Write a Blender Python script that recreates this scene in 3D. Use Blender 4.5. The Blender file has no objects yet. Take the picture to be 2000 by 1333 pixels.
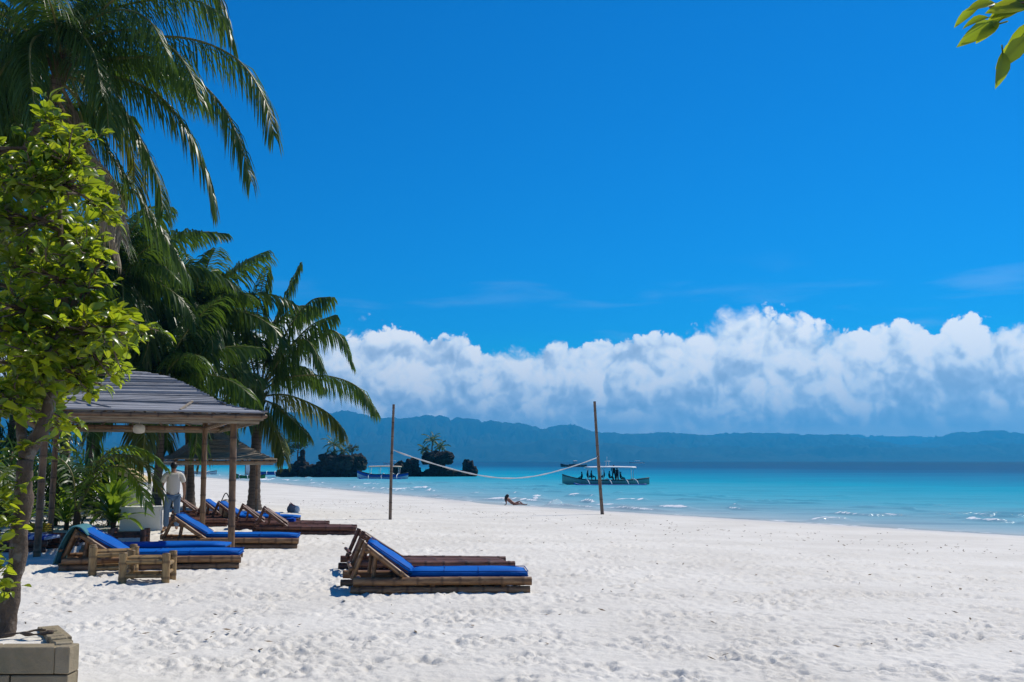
import bpy, bmesh, math, random
import numpy as np
from mathutils import Vector, Matrix, Euler, noise as mnoise

scene = bpy.context.scene
COL = scene.collection
R = math.radians

# ------------------------------------------------------------------ camera
EYE = 1.75
cam_d = bpy.data.cameras.new('camera')
cam_d.lens = 35.0
cam_d.sensor_width = 36.0
cam_d.clip_start = 0.1
cam_d.clip_end = 40000
cam = bpy.data.objects.new('camera', cam_d)
COL.objects.link(cam)
cam.location = (0, 0, EYE)
cam.rotation_euler = (R(90 + 6.834), 0, 0)
scene.camera = cam

# ------------------------------------------------------------------ light
SUN_AZ, SUN_EL = 46.0, 50.0            # azimuth to the right of the view axis, elevation
SUN_DIR = Vector((math.sin(R(SUN_AZ)) * math.cos(R(SUN_EL)), math.cos(R(SUN_AZ)) * math.cos(R(SUN_EL)), math.sin(R(SUN_EL))))
sun_d = bpy.data.lights.new('sun', 'SUN')
sun_d.energy = 4.5
sun_d.angle = R(0.53)
sun_d.color = (1.0, 0.94, 0.85)
sun = bpy.data.objects.new('sun', sun_d)
COL.objects.link(sun)
sun.rotation_euler = SUN_DIR.to_track_quat('Z', 'Y').to_euler()
sun.location = (0, 0, 200)

scene.view_settings.view_transform = 'Standard'
scene.view_settings.look = 'None'
scene.view_settings.exposure = 0.0
scene.view_settings.gamma = 1.0
scene.view_settings.use_curve_mapping = False
scene.cycles.use_denoising = True
scene.cycles.max_bounces = 5
scene.cycles.diffuse_bounces = 3
scene.cycles.glossy_bounces = 2
scene.cycles.transmission_bounces = 3
scene.cycles.transparent_max_bounces = 6
scene.cycles.caustics_reflective = False
scene.cycles.caustics_refractive = False
scene.render.use_persistent_data = False
scene.cycles.volume_bounces = 0


class NT:
    """small helper for node trees"""
    def __init__(self, tree):
        self.t = tree
        tree.nodes.clear()

    def n(self, typ, **kw):
        nd = self.t.nodes.new(typ)
        for k, v in kw.items():
            setattr(nd, k, v)
        return nd

    def put(self, sock, v):
        if isinstance(v, bpy.types.NodeSocket):
            self.t.links.new(v, sock)
        elif v is not None:
            sock.default_value = v

    def m(self, op, a, b=None, c=None, clamp=False):
        nd = self.n('ShaderNodeMath', operation=op, use_clamp=clamp)
        for i, v in enumerate((a, b, c)):
            if v is not None:
                self.put(nd.inputs[i], v)
        return nd.outputs[0]

    def vm(self, op, a, b=None, scale=None):
        nd = self.n('ShaderNodeVectorMath', operation=op)
        self.put(nd.inputs[0], a)
        if b is not None:
            self.put(nd.inputs[1], b)
        if scale is not None:
            self.put(nd.inputs['Scale'], scale)
        return nd.outputs[0]

    def noise(self, vec, scale, detail=3, rough=0.5, dist=0.0, col=False):
        nd = self.n('ShaderNodeTexNoise')
        if vec is not None:
            self.put(nd.inputs['Vector'], vec)
        self.put(nd.inputs['Scale'], scale)
        nd.inputs['Detail'].default_value = detail
        nd.inputs['Roughness'].default_value = rough
        nd.inputs['Distortion'].default_value = dist
        return nd.outputs['Color' if col else 'Fac']

    def voro(self, vec, scale, smooth=0.6, detail=0.0, rough=0.5):
        nd = self.n('ShaderNodeTexVoronoi', feature='SMOOTH_F1')
        self.put(nd.inputs['Vector'], vec)
        nd.inputs['Scale'].default_value = scale
        nd.inputs['Smoothness'].default_value = smooth
        nd.inputs['Detail'].default_value = detail
        nd.inputs['Roughness'].default_value = rough
        return nd.outputs['Distance']

    def ramp(self, fac, stops, interp='LINEAR'):
        nd = self.n('ShaderNodeValToRGB')
        cr = nd.color_ramp
        cr.interpolation = interp
        while len(cr.elements) > 1:
            cr.elements.remove(cr.elements[-1])
        for i, (p, c) in enumerate(stops):
            e = cr.elements[0] if i == 0 else cr.elements.new(p)
            e.position = p
            e.color = (c, c, c, 1) if isinstance(c, (int, float)) else (*c, 1)
        self.put(nd.inputs[0], fac)
        return nd.outputs[0]

    def sstep(self, x, a, b):
        nd = self.n('ShaderNodeMapRange', interpolation_type='SMOOTHSTEP')
        self.put(nd.inputs[0], x)
        nd.inputs[1].default_value = a
        nd.inputs[2].default_value = b
        return nd.outputs[0]

    def mix(self, f, a, b, blend='MIX'):
        nd = self.n('ShaderNodeMix', data_type='RGBA', blend_type=blend)
        self.put(nd.inputs[0], f)
        self.put(nd.inputs[6], (*a, 1) if isinstance(a, tuple) else a)
        self.put(nd.inputs[7], (*b, 1) if isinstance(b, tuple) else b)
        return nd.outputs[2]

    def map(self, vec, scale=(1, 1, 1), loc=(0, 0, 0), rot=(0, 0, 0)):
        nd = self.n('ShaderNodeMapping')
        self.put(nd.inputs['Vector'], vec)
        nd.inputs['Scale'].default_value = scale
        nd.inputs['Location'].default_value = loc
        nd.inputs['Rotation'].default_value = rot
        return nd.outputs[0]

    def attr(self, name, out='Vector'):
        return self.n('ShaderNodeAttribute', attribute_name=name).outputs[out]

    def bump(self, h, strength=0.3, dist=0.02):
        nd = self.n('ShaderNodeBump')
        nd.inputs['Strength'].default_value = strength
        nd.inputs['Distance'].default_value = dist
        self.put(nd.inputs['Height'], h)
        return nd.outputs[0]


# ------------------------------------------------------------------ world: sky and a bank of cumulus round the horizon
world = bpy.data.worlds.new('World')
scene.world = world
world.use_nodes = True
world.cycles.sampling_method = 'MANUAL'
world.cycles.sample_map_resolution = 512
w = NT(world.node_tree)
sky = w.n('ShaderNodeTexSky', sky_type='NISHITA', sun_disc=False)
sky.sun_elevation = R(SUN_EL)
sky.sun_rotation = R(SUN_AZ)
sky.altitude = 0
sky.air_density = 1.0
sky.dust_density = 0.0
sky.ozone_density = 4.0
hs = w.n('ShaderNodeHueSaturation')
hs.inputs['Saturation'].default_value = 1.85
hs.inputs['Hue'].default_value = 0.498
w.put(hs.inputs['Color'], sky.outputs[0])
bg_sky = w.n('ShaderNodeBackground')
w.put(bg_sky.inputs[0], w.mix(1.0, hs.outputs[0], (0.0, 0.79, 1.0), 'MULTIPLY'))
bg_sky.inputs[1].default_value = 0.108

D = w.vm('NORMALIZE', w.n('ShaderNodeTexCoord').outputs['Generated'])
sep = w.n('ShaderNodeSeparateXYZ')
w.put(sep.inputs[0], D)
el = w.m('MULTIPLY', w.m('ARCSINE', sep.outputs[2]), 57.2958)
P = w.vm('ADD', w.vm('SCALE', D, scale=57.2958), (-160.0, -90.0, 14.0))                     # one unit is about one degree
warp = w.vm('SCALE', w.vm('SUBTRACT', w.noise(P, 0.55, 4, 0.55, col=True), (0.5, 0.5, 0.5)), scale=1.0)
Pw = w.vm('ADD', P, warp)


def bil(vec, sc):
    return w.m('ABSOLUTE', w.m('MULTIPLY', w.m('SUBTRACT', w.noise(vec, sc, 0, 0.5), 0.5), 3.4))


def puffs(vec, fine=True):
    s = w.m('MULTIPLY', bil(vec, 0.30), 1.1)
    s = w.m('ADD', s, w.m('MULTIPLY', bil(vec, 0.8), 0.52))
    s = w.m('ADD', s, w.m('MULTIPLY', bil(vec, 1.8), 0.26))
    if not fine:
        return s
    s = w.m('ADD', s, w.m('MULTIPLY', bil(vec, 4.0), 0.15))
    return w.m('ADD', s, w.m('MULTIPLY', w.noise(vec, 8.0, 2, 0.6), 0.2))


h0 = puffs(Pw)
g0 = puffs(Pw, False)
h1 = puffs(w.vm('ADD', Pw, (0.30, 0.0, 0.48)), False)
big = w.noise(P, 0.085, 2, 0.5)
top = w.m('ADD', 6.4, w.m('MULTIPLY', w.m('SUBTRACT', big, 0.5), 8.5))
over = w.m('SUBTRACT', w.m('ADD', top, w.m('MULTIPLY', h0, 1.0)), el)      # >0 inside the bank
soft = w.noise(P, 0.28, 2, 0.5)
edge = w.m('DIVIDE', over, w.m('ADD', 0.22, w.m('MULTIPLY', w.sstep(soft, 0.48, 0.72), 1.0)))
cover = w.sstep(edge, -0.3, 1.0)
lit = w.m('ADD', 0.55, w.m('MULTIPLY', w.m('SUBTRACT', g0, h1), 0.62))  # sunlit and shaded sides of the puffs, put into the cloud colour
lit = w.m('ADD', lit, w.m('MULTIPLY', w.m('SUBTRACT', el, 4.9), 0.085))
lit = w.m('ADD', lit, w.m('MULTIPLY', w.m('SUBTRACT', w.noise(P, 0.42, 4, 0.55), 0.5), 1.9))
cloudcol = w.ramp(lit, [(0.0, (0.38, 0.48, 0.64)), (0.3, (0.52, 0.63, 0.79)), (0.6, (0.84, 0.91, 0.98)), (0.85, (1.0, 1.0, 1.0))])
flat = w.noise(w.map(P, (0.16, 0.16, 1.15)), 1.0, 4, 0.55)
basecol = w.mix(w.sstep(flat, 0.35, 0.7), (0.70, 0.80, 0.90), (0.85, 0.92, 0.97))  # pale haze low over the horizon, painted as cloud colour
cloudcol = w.mix(w.sstep(w.m('ADD', el, w.m('MULTIPLY', w.m('SUBTRACT', flat, 0.5), 3.0)), 0.8, 2.9), basecol, cloudcol)
bg_cl = w.n('ShaderNodeBackground')
w.put(bg_cl.inputs[0], cloudcol)
bg_cl.inputs[1].default_value = 1.15
mixw = w.n('ShaderNodeMixShader')
w.put(mixw.inputs[0], cover)
w.put(mixw.inputs[1], bg_sky.outputs[0])
w.put(mixw.inputs[2], bg_cl.outputs[0])
# thin high streaks above the bank
cir = w.noise(w.map(P, (0.10, 0.10, 0.75), rot=(0, R(9), 0)), 1.0, 5, 0.5, 0.4)
cirf = w.m('MULTIPLY', w.m('MULTIPLY', w.sstep(cir, 0.52, 0.78), w.sstep(el, 12.0, 8.0)), 0.22)
bg_ci = w.n('ShaderNodeBackground')
bg_ci.inputs[0].default_value = (0.55, 0.72, 0.98, 1)
mixc = w.n('ShaderNodeMixShader')
w.put(mixc.inputs[0], w.m('MULTIPLY', cirf, w.m('SUBTRACT', 1.0, cover)))
w.put(mixc.inputs[1], mixw.outputs[0])
w.put(mixc.inputs[2], bg_ci.outputs[0])
# the cloud nodes only need evaluating where clouds can be
band = w.m('MULTIPLY', w.m('LESS_THAN', el, 13.2), w.m('GREATER_THAN', el, -2.0))
mixb = w.n('ShaderNodeMixShader')
w.put(mixb.inputs[0], band)
w.put(mixb.inputs[1], bg_sky.outputs[0])
w.put(mixb.inputs[2], mixc.outputs[0])
out = w.n('ShaderNodeOutputWorld')
w.put(out.inputs[0], mixb.outputs[0])


# ------------------------------------------------------------------ materials
MATS = {}


def mat(name):
    m = bpy.data.materials.new(name)
    m.use_nodes = True
    MATS[name] = m
    return NT(m.node_tree)


def finish(t, col, rough=0.7, bump=None, spec=0.3, extra=None):
    b = t.n('ShaderNodeBsdfPrincipled')
    t.put(b.inputs['Base Color'], (*col, 1) if isinstance(col, tuple) else col)
    t.put(b.inputs['Roughness'], rough)
    b.inputs['Specular IOR Level'].default_value = spec
    if bump is not None:
        t.put(b.inputs['Normal'], bump)
    o = t.n('ShaderNodeOutputMaterial')
    t.put(o.inputs[0], b.outputs[0])
    return b


def simple(name, col, rough=0.7, spec=0.3, var=0.25, scale=6.0, bs=0.15):
    t = mat(name)
    v = t.attr('tc')
    f = t.noise(v, scale, 4, 0.6)
    c = t.mix(f, tuple(x * (1 - var) for x in col), tuple(min(1, x * (1 + var)) for x in col))
    finish(t, c, rough, t.bump(t.noise(v, scale * 6, 3, 0.6), bs, 0.01), spec)


def bamboo(name, light, dark, nodec, gloss=0.45):
    t = mat(name)
    v = t.attr('tc')
    rnd = t.n('ShaderNodeObjectInfo').outputs['Random']
    v2 = t.vm('ADD', v, t.vm('SCALE', (3.0, 7.0, 11.0), scale=rnd))
    long = t.noise(t.map(v2, (2.2, 16, 1)), 2.0, 5, 0.6)
    blot = t.noise(t.map(v2, (1.2, 5, 1)), 3.0, 4, 0.65, 0.6)
    c = t.mix(t.sstep(long, 0.3, 0.7), dark, light)
    c = t.mix(t.m('MULTIPLY', t.sstep(blot, 0.52, 0.68), 0.75), c, tuple(x * 0.35 for x in dark))
    c = t.mix(t.m('MULTIPLY', t.attr('aux', 'Fac'), 0.8), c, nodec)
    c = t.mix(t.m('MULTIPLY', rnd, 0.35), c, tuple(x * 0.6 for x in light))
    finish(t, c, gloss, t.bump(long, 0.25, 0.01), 0.35)


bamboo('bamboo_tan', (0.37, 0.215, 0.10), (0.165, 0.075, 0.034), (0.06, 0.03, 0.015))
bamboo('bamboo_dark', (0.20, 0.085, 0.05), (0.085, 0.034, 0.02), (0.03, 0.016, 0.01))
bamboo('bamboo_post', (0.27, 0.165, 0.085), (0.13, 0.07, 0.036), (0.035, 0.02, 0.012))
bamboo('bamboo_stool', (0.42, 0.28, 0.12), (0.24, 0.14, 0.055), (0.07, 0.035, 0.018))
bamboo('pole_wood', (0.24, 0.175, 0.125), (0.15, 0.105, 0.075), (0.06, 0.04, 0.03), 0.7)

t = mat('weathered_slat')
v = t.n('ShaderNodeTexCoord').outputs['Object']
rnd = t.n('ShaderNodeObjectInfo').outputs['Random']
v2 = t.vm('ADD', v, t.vm('SCALE', (13.0, 5.0, 9.0), scale=rnd))
f = t.noise(t.map(v2, (6, 0.8, 0.8)), 1.5, 5, 0.65)
c = t.mix(t.sstep(f, 0.25, 0.75), (0.10, 0.10, 0.105), (0.36, 0.36, 0.37))
c = t.mix(t.m('MULTIPLY', t.sstep(rnd, 0.2, 0.95), 0.55), c, (0.44, 0.435, 0.44))
finish(t, c, 0.62, None, 0.3)

t = mat('straw_slat')
v = t.n('ShaderNodeTexCoord').outputs['Object']
rnd = t.n('ShaderNodeObjectInfo').outputs['Random']
v2 = t.vm('ADD', v, t.vm('SCALE', (13.0, 5.0, 9.0), scale=rnd))
f = t.noise(t.map(v2, (6, 0.8, 0.8)), 1.5, 5, 0.65)
c = t.mix(t.sstep(f, 0.25, 0.75), (0.16, 0.115, 0.07), (0.42, 0.35, 0.25))
finish(t, c, 0.65, None, 0.3)


def leafmat(name, dark, light, trans, gloss=0.3, spec=0.5, tr=0.42):
    t = mat(name)
    v = t.attr('tc')
    s = t.n('ShaderNodeSeparateXYZ')
    t.put(s.inputs[0], v)
    rnd = t.n('ShaderNodeObjectInfo').outputs['Random']
    r = t.m('FRACT', t.m('ADD', s.outputs[2], rnd))
    c = t.mix(r, dark, light)
    geo = t.n('ShaderNodeNewGeometry')
    c = t.mix(t.m('MULTIPLY', t.sstep(t.noise(geo.outputs['Position'], 9.0, 3, 0.6), 0.5, 0.8), 0.4), c, light)
    b = t.n('ShaderNodeBsdfPrincipled')
    t.put(b.inputs['Base Color'], c)
    b.inputs['Roughness'].default_value = gloss
    b.inputs['Specular IOR Level'].default_value = spec
    tl = t.n('ShaderNodeBsdfTranslucent')
    t.put(tl.inputs[0], t.mix(r, tuple(x * 0.75 for x in trans), trans))
    mx = t.n('ShaderNodeMixShader')
    mx.inputs[0].default_value = tr
    t.put(mx.inputs[1], b.outputs[0])
    t.put(mx.inputs[2], tl.outputs[0])
    o = t.n('ShaderNodeOutputMaterial')
    t.put(o.inputs[0], mx.outputs[0])


leafmat('palm_green', (0.025, 0.065, 0.012), (0.065, 0.12, 0.024), (0.15, 0.26, 0.02), 0.4, 0.36, 0.34)
leafmat('palm_yellowgreen', (0.06, 0.10, 0.018), (0.13, 0.16, 0.03), (0.24, 0.26, 0.02), 0.32, 0.5, 0.38)
leafmat('palm_dry', (0.20, 0.15, 0.09), (0.44, 0.36, 0.24), (0.24, 0.18, 0.1), 0.6, 0.3, 0.2)
leafmat('bush_leaf', (0.035, 0.085, 0.012), (0.085, 0.16, 0.02), (0.46, 0.58, 0.02), 0.26, 0.6, 0.55)
leafmat('bush_leaf_pale', (0.075, 0.14, 0.02), (0.13, 0.19, 0.025), (0.58, 0.66, 0.02), 0.3, 0.5, 0.55)
leafmat('lily_leaf', (0.06, 0.14, 0.02), (0.14, 0.24, 0.03), (0.34, 0.50, 0.03), 0.28, 0.5, 0.42)
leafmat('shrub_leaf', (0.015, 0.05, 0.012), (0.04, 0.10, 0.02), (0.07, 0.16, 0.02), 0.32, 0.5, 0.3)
leafmat('tree_leaf', (0.04, 0.075, 0.025), (0.09, 0.13, 0.045), (0.12, 0.18, 0.03), 0.5, 0.3, 0.25)
simple('rachis', (0.19, 0.18, 0.05), 0.45, 0.4)
simple('rachis_dry', (0.30, 0.22, 0.13), 0.7)
simple('sheath', (0.10, 0.065, 0.035), 0.85)

t = mat('palm_trunk')
v = t.attr('tc')
s = t.n('ShaderNodeSeparateXYZ')
t.put(s.inputs[0], v)
ring = t.m('FRACT', t.m('ADD', t.m('MULTIPLY', s.outputs[0], 7.0), t.m('MULTIPLY', t.noise(v, 3.0, 2), 0.7)))
f = t.noise(t.map(v, (3, 9, 1)), 2.0, 5, 0.65)
c = t.mix(f, (0.06, 0.045, 0.035), (0.19, 0.155, 0.125))
c = t.mix(t.m('MULTIPLY', t.sstep(ring, 0.75, 0.98), 0.7), c, (0.03, 0.022, 0.017))
finish(t, c, 0.85, t.bump(t.m('ADD', ring, f), 0.6, 0.03), 0.2)

t = mat('bark')
v = t.attr('tc')
f = t.noise(t.map(v, (4, 14, 1)), 2.0, 5, 0.65)
g = t.noise(v, 9.0, 4, 0.6)
c = t.mix(f, (0.045, 0.032, 0.024), (0.18, 0.135, 0.10))
c = t.mix(t.m('MULTIPLY', t.sstep(g, 0.52, 0.7), 0.6), c, (0.27, 0.25, 0.21))
finish(t, c, 0.85, t.bump(t.m('ADD', f, g), 1.0, 0.03), 0.2)

t = mat('mattress_blue')
v = t.attr('tc')
f = t.noise(v, 3.0, 4, 0.6)
c = t.mix(f, (0.001, 0.085, 0.37), (0.003, 0.135, 0.50))
finish(t, c, 0.6, t.bump(t.noise(v, 7.0, 4, 0.6), 0.35, 0.03), 0.08)

t = mat('mattress_striped')
v = t.attr('tc')
s = t.n('ShaderNodeSeparateXYZ')
t.put(s.inputs[0], v)
f = t.m('FRACT', t.m('MULTIPLY', s.outputs[0], 7.0))
c = t.mix(t.sstep(f, 0.45, 0.55), (0.02, 0.06, 0.33), (0.42, 0.48, 0.6))
finish(t, c, 0.75, t.bump(t.noise(v, 8.0, 3), 0.3, 0.02), 0.2)

simple('towel_teal', (0.07, 0.20, 0.22), 0.9, 0.1, 0.3, 9.0, 0.4)
simple('towel_pale', (0.35, 0.45, 0.46), 0.9, 0.1, 0.2, 9.0, 0.4)
simple('towel_blue', (0.01, 0.09, 0.5), 0.9, 0.1, 0.2, 9.0, 0.4)
simple('towel_yellow', (0.50, 0.32, 0.03), 0.9, 0.1, 0.3, 9.0, 0.4)
simple('white_paint', (0.72, 0.71, 0.66), 0.75, 0.3, 0.1, 3.0, 0.2)
simple('cream_paint', (0.66, 0.50, 0.27), 0.7, 0.3, 0.1, 3.0, 0.2)
simple('lamp_cream', (0.62, 0.56, 0.42), 0.5, 0.4, 0.1)
simple('white_boat', (0.72, 0.72, 0.70), 0.5, 0.4, 0.08)
simple('green_boat', (0.20, 0.42, 0.35), 0.5, 0.4, 0.2)
simple('dark_boat', (0.02, 0.045, 0.05), 0.6, 0.3, 0.2)
simple('blue_boat', (0.015, 0.11, 0.42), 0.5, 0.4, 0.2)
simple('bright_green_boat', (0.04, 0.26, 0.06), 0.5, 0.4, 0.2)
simple('canopy_cream', (0.62, 0.50, 0.36), 0.8, 0.2, 0.1)
simple('sail_cloth', (0.66, 0.72, 0.74), 0.8, 0.2, 0.08)
simple('skin', (0.36, 0.20, 0.13), 0.55, 0.35, 0.1, 9.0, 0.02)
simple('skin_tanned', (0.28, 0.12, 0.075), 0.5, 0.35, 0.1, 9.0, 0.02)
simple('hair_dark', (0.012, 0.009, 0.008), 0.5, 0.4, 0.3)
simple('shirt_white', (0.66, 0.62, 0.55), 0.9, 0.1, 0.08, 4.0, 0.4)
simple('jeans', (0.12, 0.19, 0.29), 0.9, 0.1, 0.25, 7.0, 0.4)
simple('dark_cloth', (0.02, 0.022, 0.03), 0.9, 0.1, 0.3)
simple('red_cloth', (0.25, 0.03, 0.035), 0.9, 0.1, 0.3)
simple('bag_grey', (0.16, 0.17, 0.2), 0.8, 0.2, 0.3)
simple('rope_white', (0.50, 0.52, 0.53), 0.85, 0.1, 0.15, 12.0, 0.5)
simple('rock_cavity', (0.05, 0.05, 0.05), 0.95)

t = mat('stone_block')
v = t.attr('tc')
rnd = t.n('ShaderNodeObjectInfo').outputs['Random']
v2 = t.vm('ADD', v, t.vm('SCALE', (13.0, 5.0, 9.0), scale=rnd))
f = t.noise(v2, 5.0, 6, 0.65)
g = t.noise(v2, 2.2, 4, 0.6, 0.5)
c = t.mix(f, (0.20, 0.155, 0.095), (0.42, 0.345, 0.225))
c = t.mix(t.m('MULTIPLY', t.sstep(g, 0.5, 0.75), 0.6), c, (0.16, 0.155, 0.09))
c = t.mix(t.m('MULTIPLY', t.sstep(t.noise(v2, 1.4, 3), 0.5, 0.8), 0.25), c, (0.52, 0.47, 0.38))
finish(t, c, 0.9, t.bump(t.m('ADD', t.noise(v2, 22, 5, 0.7), f), 0.7, 0.02), 0.15)

t = mat('sea_rock')
v = t.n('ShaderNodeNewGeometry').outputs['Position']
f = t.noise(v, 0.9, 6, 0.65)
c = t.mix(t.sstep(f, 0.35, 0.75), (0.018, 0.019, 0.018), (0.075, 0.07, 0.06))
c = t.mix(t.m('MULTIPLY', t.sstep(t.noise(v, 0.35, 4), 0.52, 0.7), 0.4), c, (0.035, 0.055, 0.03))
finish(t, c, 0.9, t.bump(t.noise(v, 2.0, 6, 0.7), 1.0, 0.6), 0.15)

t = mat('hill')
v = t.n('ShaderNodeNewGeometry').outputs['Position']
f = t.noise(v, 0.004, 8, 0.7)
g = t.noise(v, 0.0012, 3, 0.6)
c = t.mix(t.sstep(f, 0.35, 0.65), (0.012, 0.024, 0.014), (0.035, 0.048, 0.028))
c = t.mix(t.m('MULTIPLY', t.sstep(g, 0.5, 0.7), 0.4), c, (0.045, 0.05, 0.03))
finish(t, c, 0.95, None, 0.05)

t = mat('sand')
v = t.n('ShaderNodeNewGeometry').outputs['Position']
a = t.noise(v, 0.35, 4, 0.6)
b_ = t.noise(v, 3.0, 5, 0.65)
g = t.noise(v, 45.0, 4, 0.7)
c = t.mix(t.sstep(a, 0.3, 0.7), (0.67, 0.625, 0.54), (0.77, 0.725, 0.635))
c = t.mix(t.m('MULTIPLY', t.sstep(b_, 0.5, 0.75), 0.25), c, (0.56, 0.52, 0.44))
sp = t.sstep(t.noise(v, 14.0, 2, 0.5), 0.76, 0.8)
c = t.mix(t.m('MULTIPLY', sp, 0.7), c, (0.17, 0.13, 0.09))
wet = t.attr('wet', 'Fac')
c = t.mix(t.m('MULTIPLY', wet, 0.5), c, (0.54, 0.51, 0.46))
hb = t.m('ADD', t.m('MULTIPLY', g, 0.35), t.noise(v, 9.0, 4, 0.6))
finish(t, c, t.m('SUBTRACT', 0.92, t.m('MULTIPLY', wet, 0.45)), t.bump(hb, 0.55, 0.035), 0.2)

t = mat('water')
geo = t.n('ShaderNodeNewGeometry').outputs['Position']
off = t.attr('off', 'Fac')
foam = t.attr('foam', 'Fac')
nz = t.noise(t.map(geo, (0.02, 0.05, 1)), 1.0, 3, 0.55)
offn = t.m('MULTIPLY', t.m('MAXIMUM', off, 0.0), t.m('ADD', 0.55, t.m('MULTIPLY', nz, 0.9)))
lg = t.m('DIVIDE', t.m('LOGARITHM', t.m('ADD', offn, 1.0), 10.0), 4.0)
c = t.ramp(lg, [(0.0, (0.48, 0.54, 0.53)), (0.17, (0.26, 0.42, 0.47)), (0.34, (0.07, 0.38, 0.48)), (0.43, (0.001, 0.32, 0.45)),
                (0.50, (0.001, 0.20, 0.35)), (0.57, (0.001, 0.095, 0.21)), (0.72, (0.001, 0.07, 0.14)), (1.0, (0.001, 0.068, 0.135))])
ripple = t.noise(t.map(geo, (0.12, 0.5, 1)), 1.0, 4, 0.6)
c = t.mix(t.m('MULTIPLY', t.sstep(ripple, 0.45, 0.75), 0.3), c, (0.002, 0.08, 0.16))
fn = t.noise(t.map(geo, (1.2, 2.5, 1)), 1.5, 5, 0.7)
ff = t.sstep(t.m('ADD', foam, t.m('MULTIPLY', t.m('SUBTRACT', fn, 0.5), 1.5)), 0.45, 0.7)
c = t.mix(ff, c, (0.80, 0.82, 0.82))
wv = t.m('ADD', t.noise(t.map(geo, (0.5, 1.3, 1)), 1.0, 5, 0.6), t.m('MULTIPLY', t.noise(geo, 4.0, 4, 0.6), 0.25))
nb = t.bump(wv, 0.6, 0.25)
bd = t.n('ShaderNodeBsdfDiffuse')
t.put(bd.inputs[0], c)
t.put(bd.inputs['Normal'], t.bump(wv, 0.35, 0.12))
bg = t.n('ShaderNodeBsdfGlossy')
t.put(bg.inputs['Roughness'], 0.18)
t.put(bg.inputs['Normal'], nb)
bw = t.n('ShaderNodeMixShader')
t.put(bw.inputs[0], t.m('MULTIPLY', t.m('SUBTRACT', 1.0, ff), 0.13))
t.put(bw.inputs[1], bd.outputs[0])
t.put(bw.inputs[2], bg.outputs[0])
tr = t.n('ShaderNodeBsdfTransparent')
tr.inputs[0].default_value = (0.86, 0.95, 0.96, 1)
mx = t.n('ShaderNodeMixShader')
t.put(mx.inputs[0], t.m('MAXIMUM', t.m('ADD', 0.8, t.m('MULTIPLY', t.sstep(off, 0.0, 1.0), 0.2)), ff))
t.put(mx.inputs[1], tr.outputs[0])
t.put(mx.inputs[2], bw.outputs[0])
o = t.n('ShaderNodeOutputMaterial')
t.put(o.inputs[0], mx.outputs[0])

simple('debris', (0.22, 0.16, 0.10), 0.9, 0.1, 0.5, 30.0)
simple('piping_blue', (0.001, 0.05, 0.25), 0.6, 0.1)

# ------------------------------------------------------------------ mesh helpers
UP = Vector((0, 0, 1))


def V(*a):
    return Vector(a)


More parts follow.
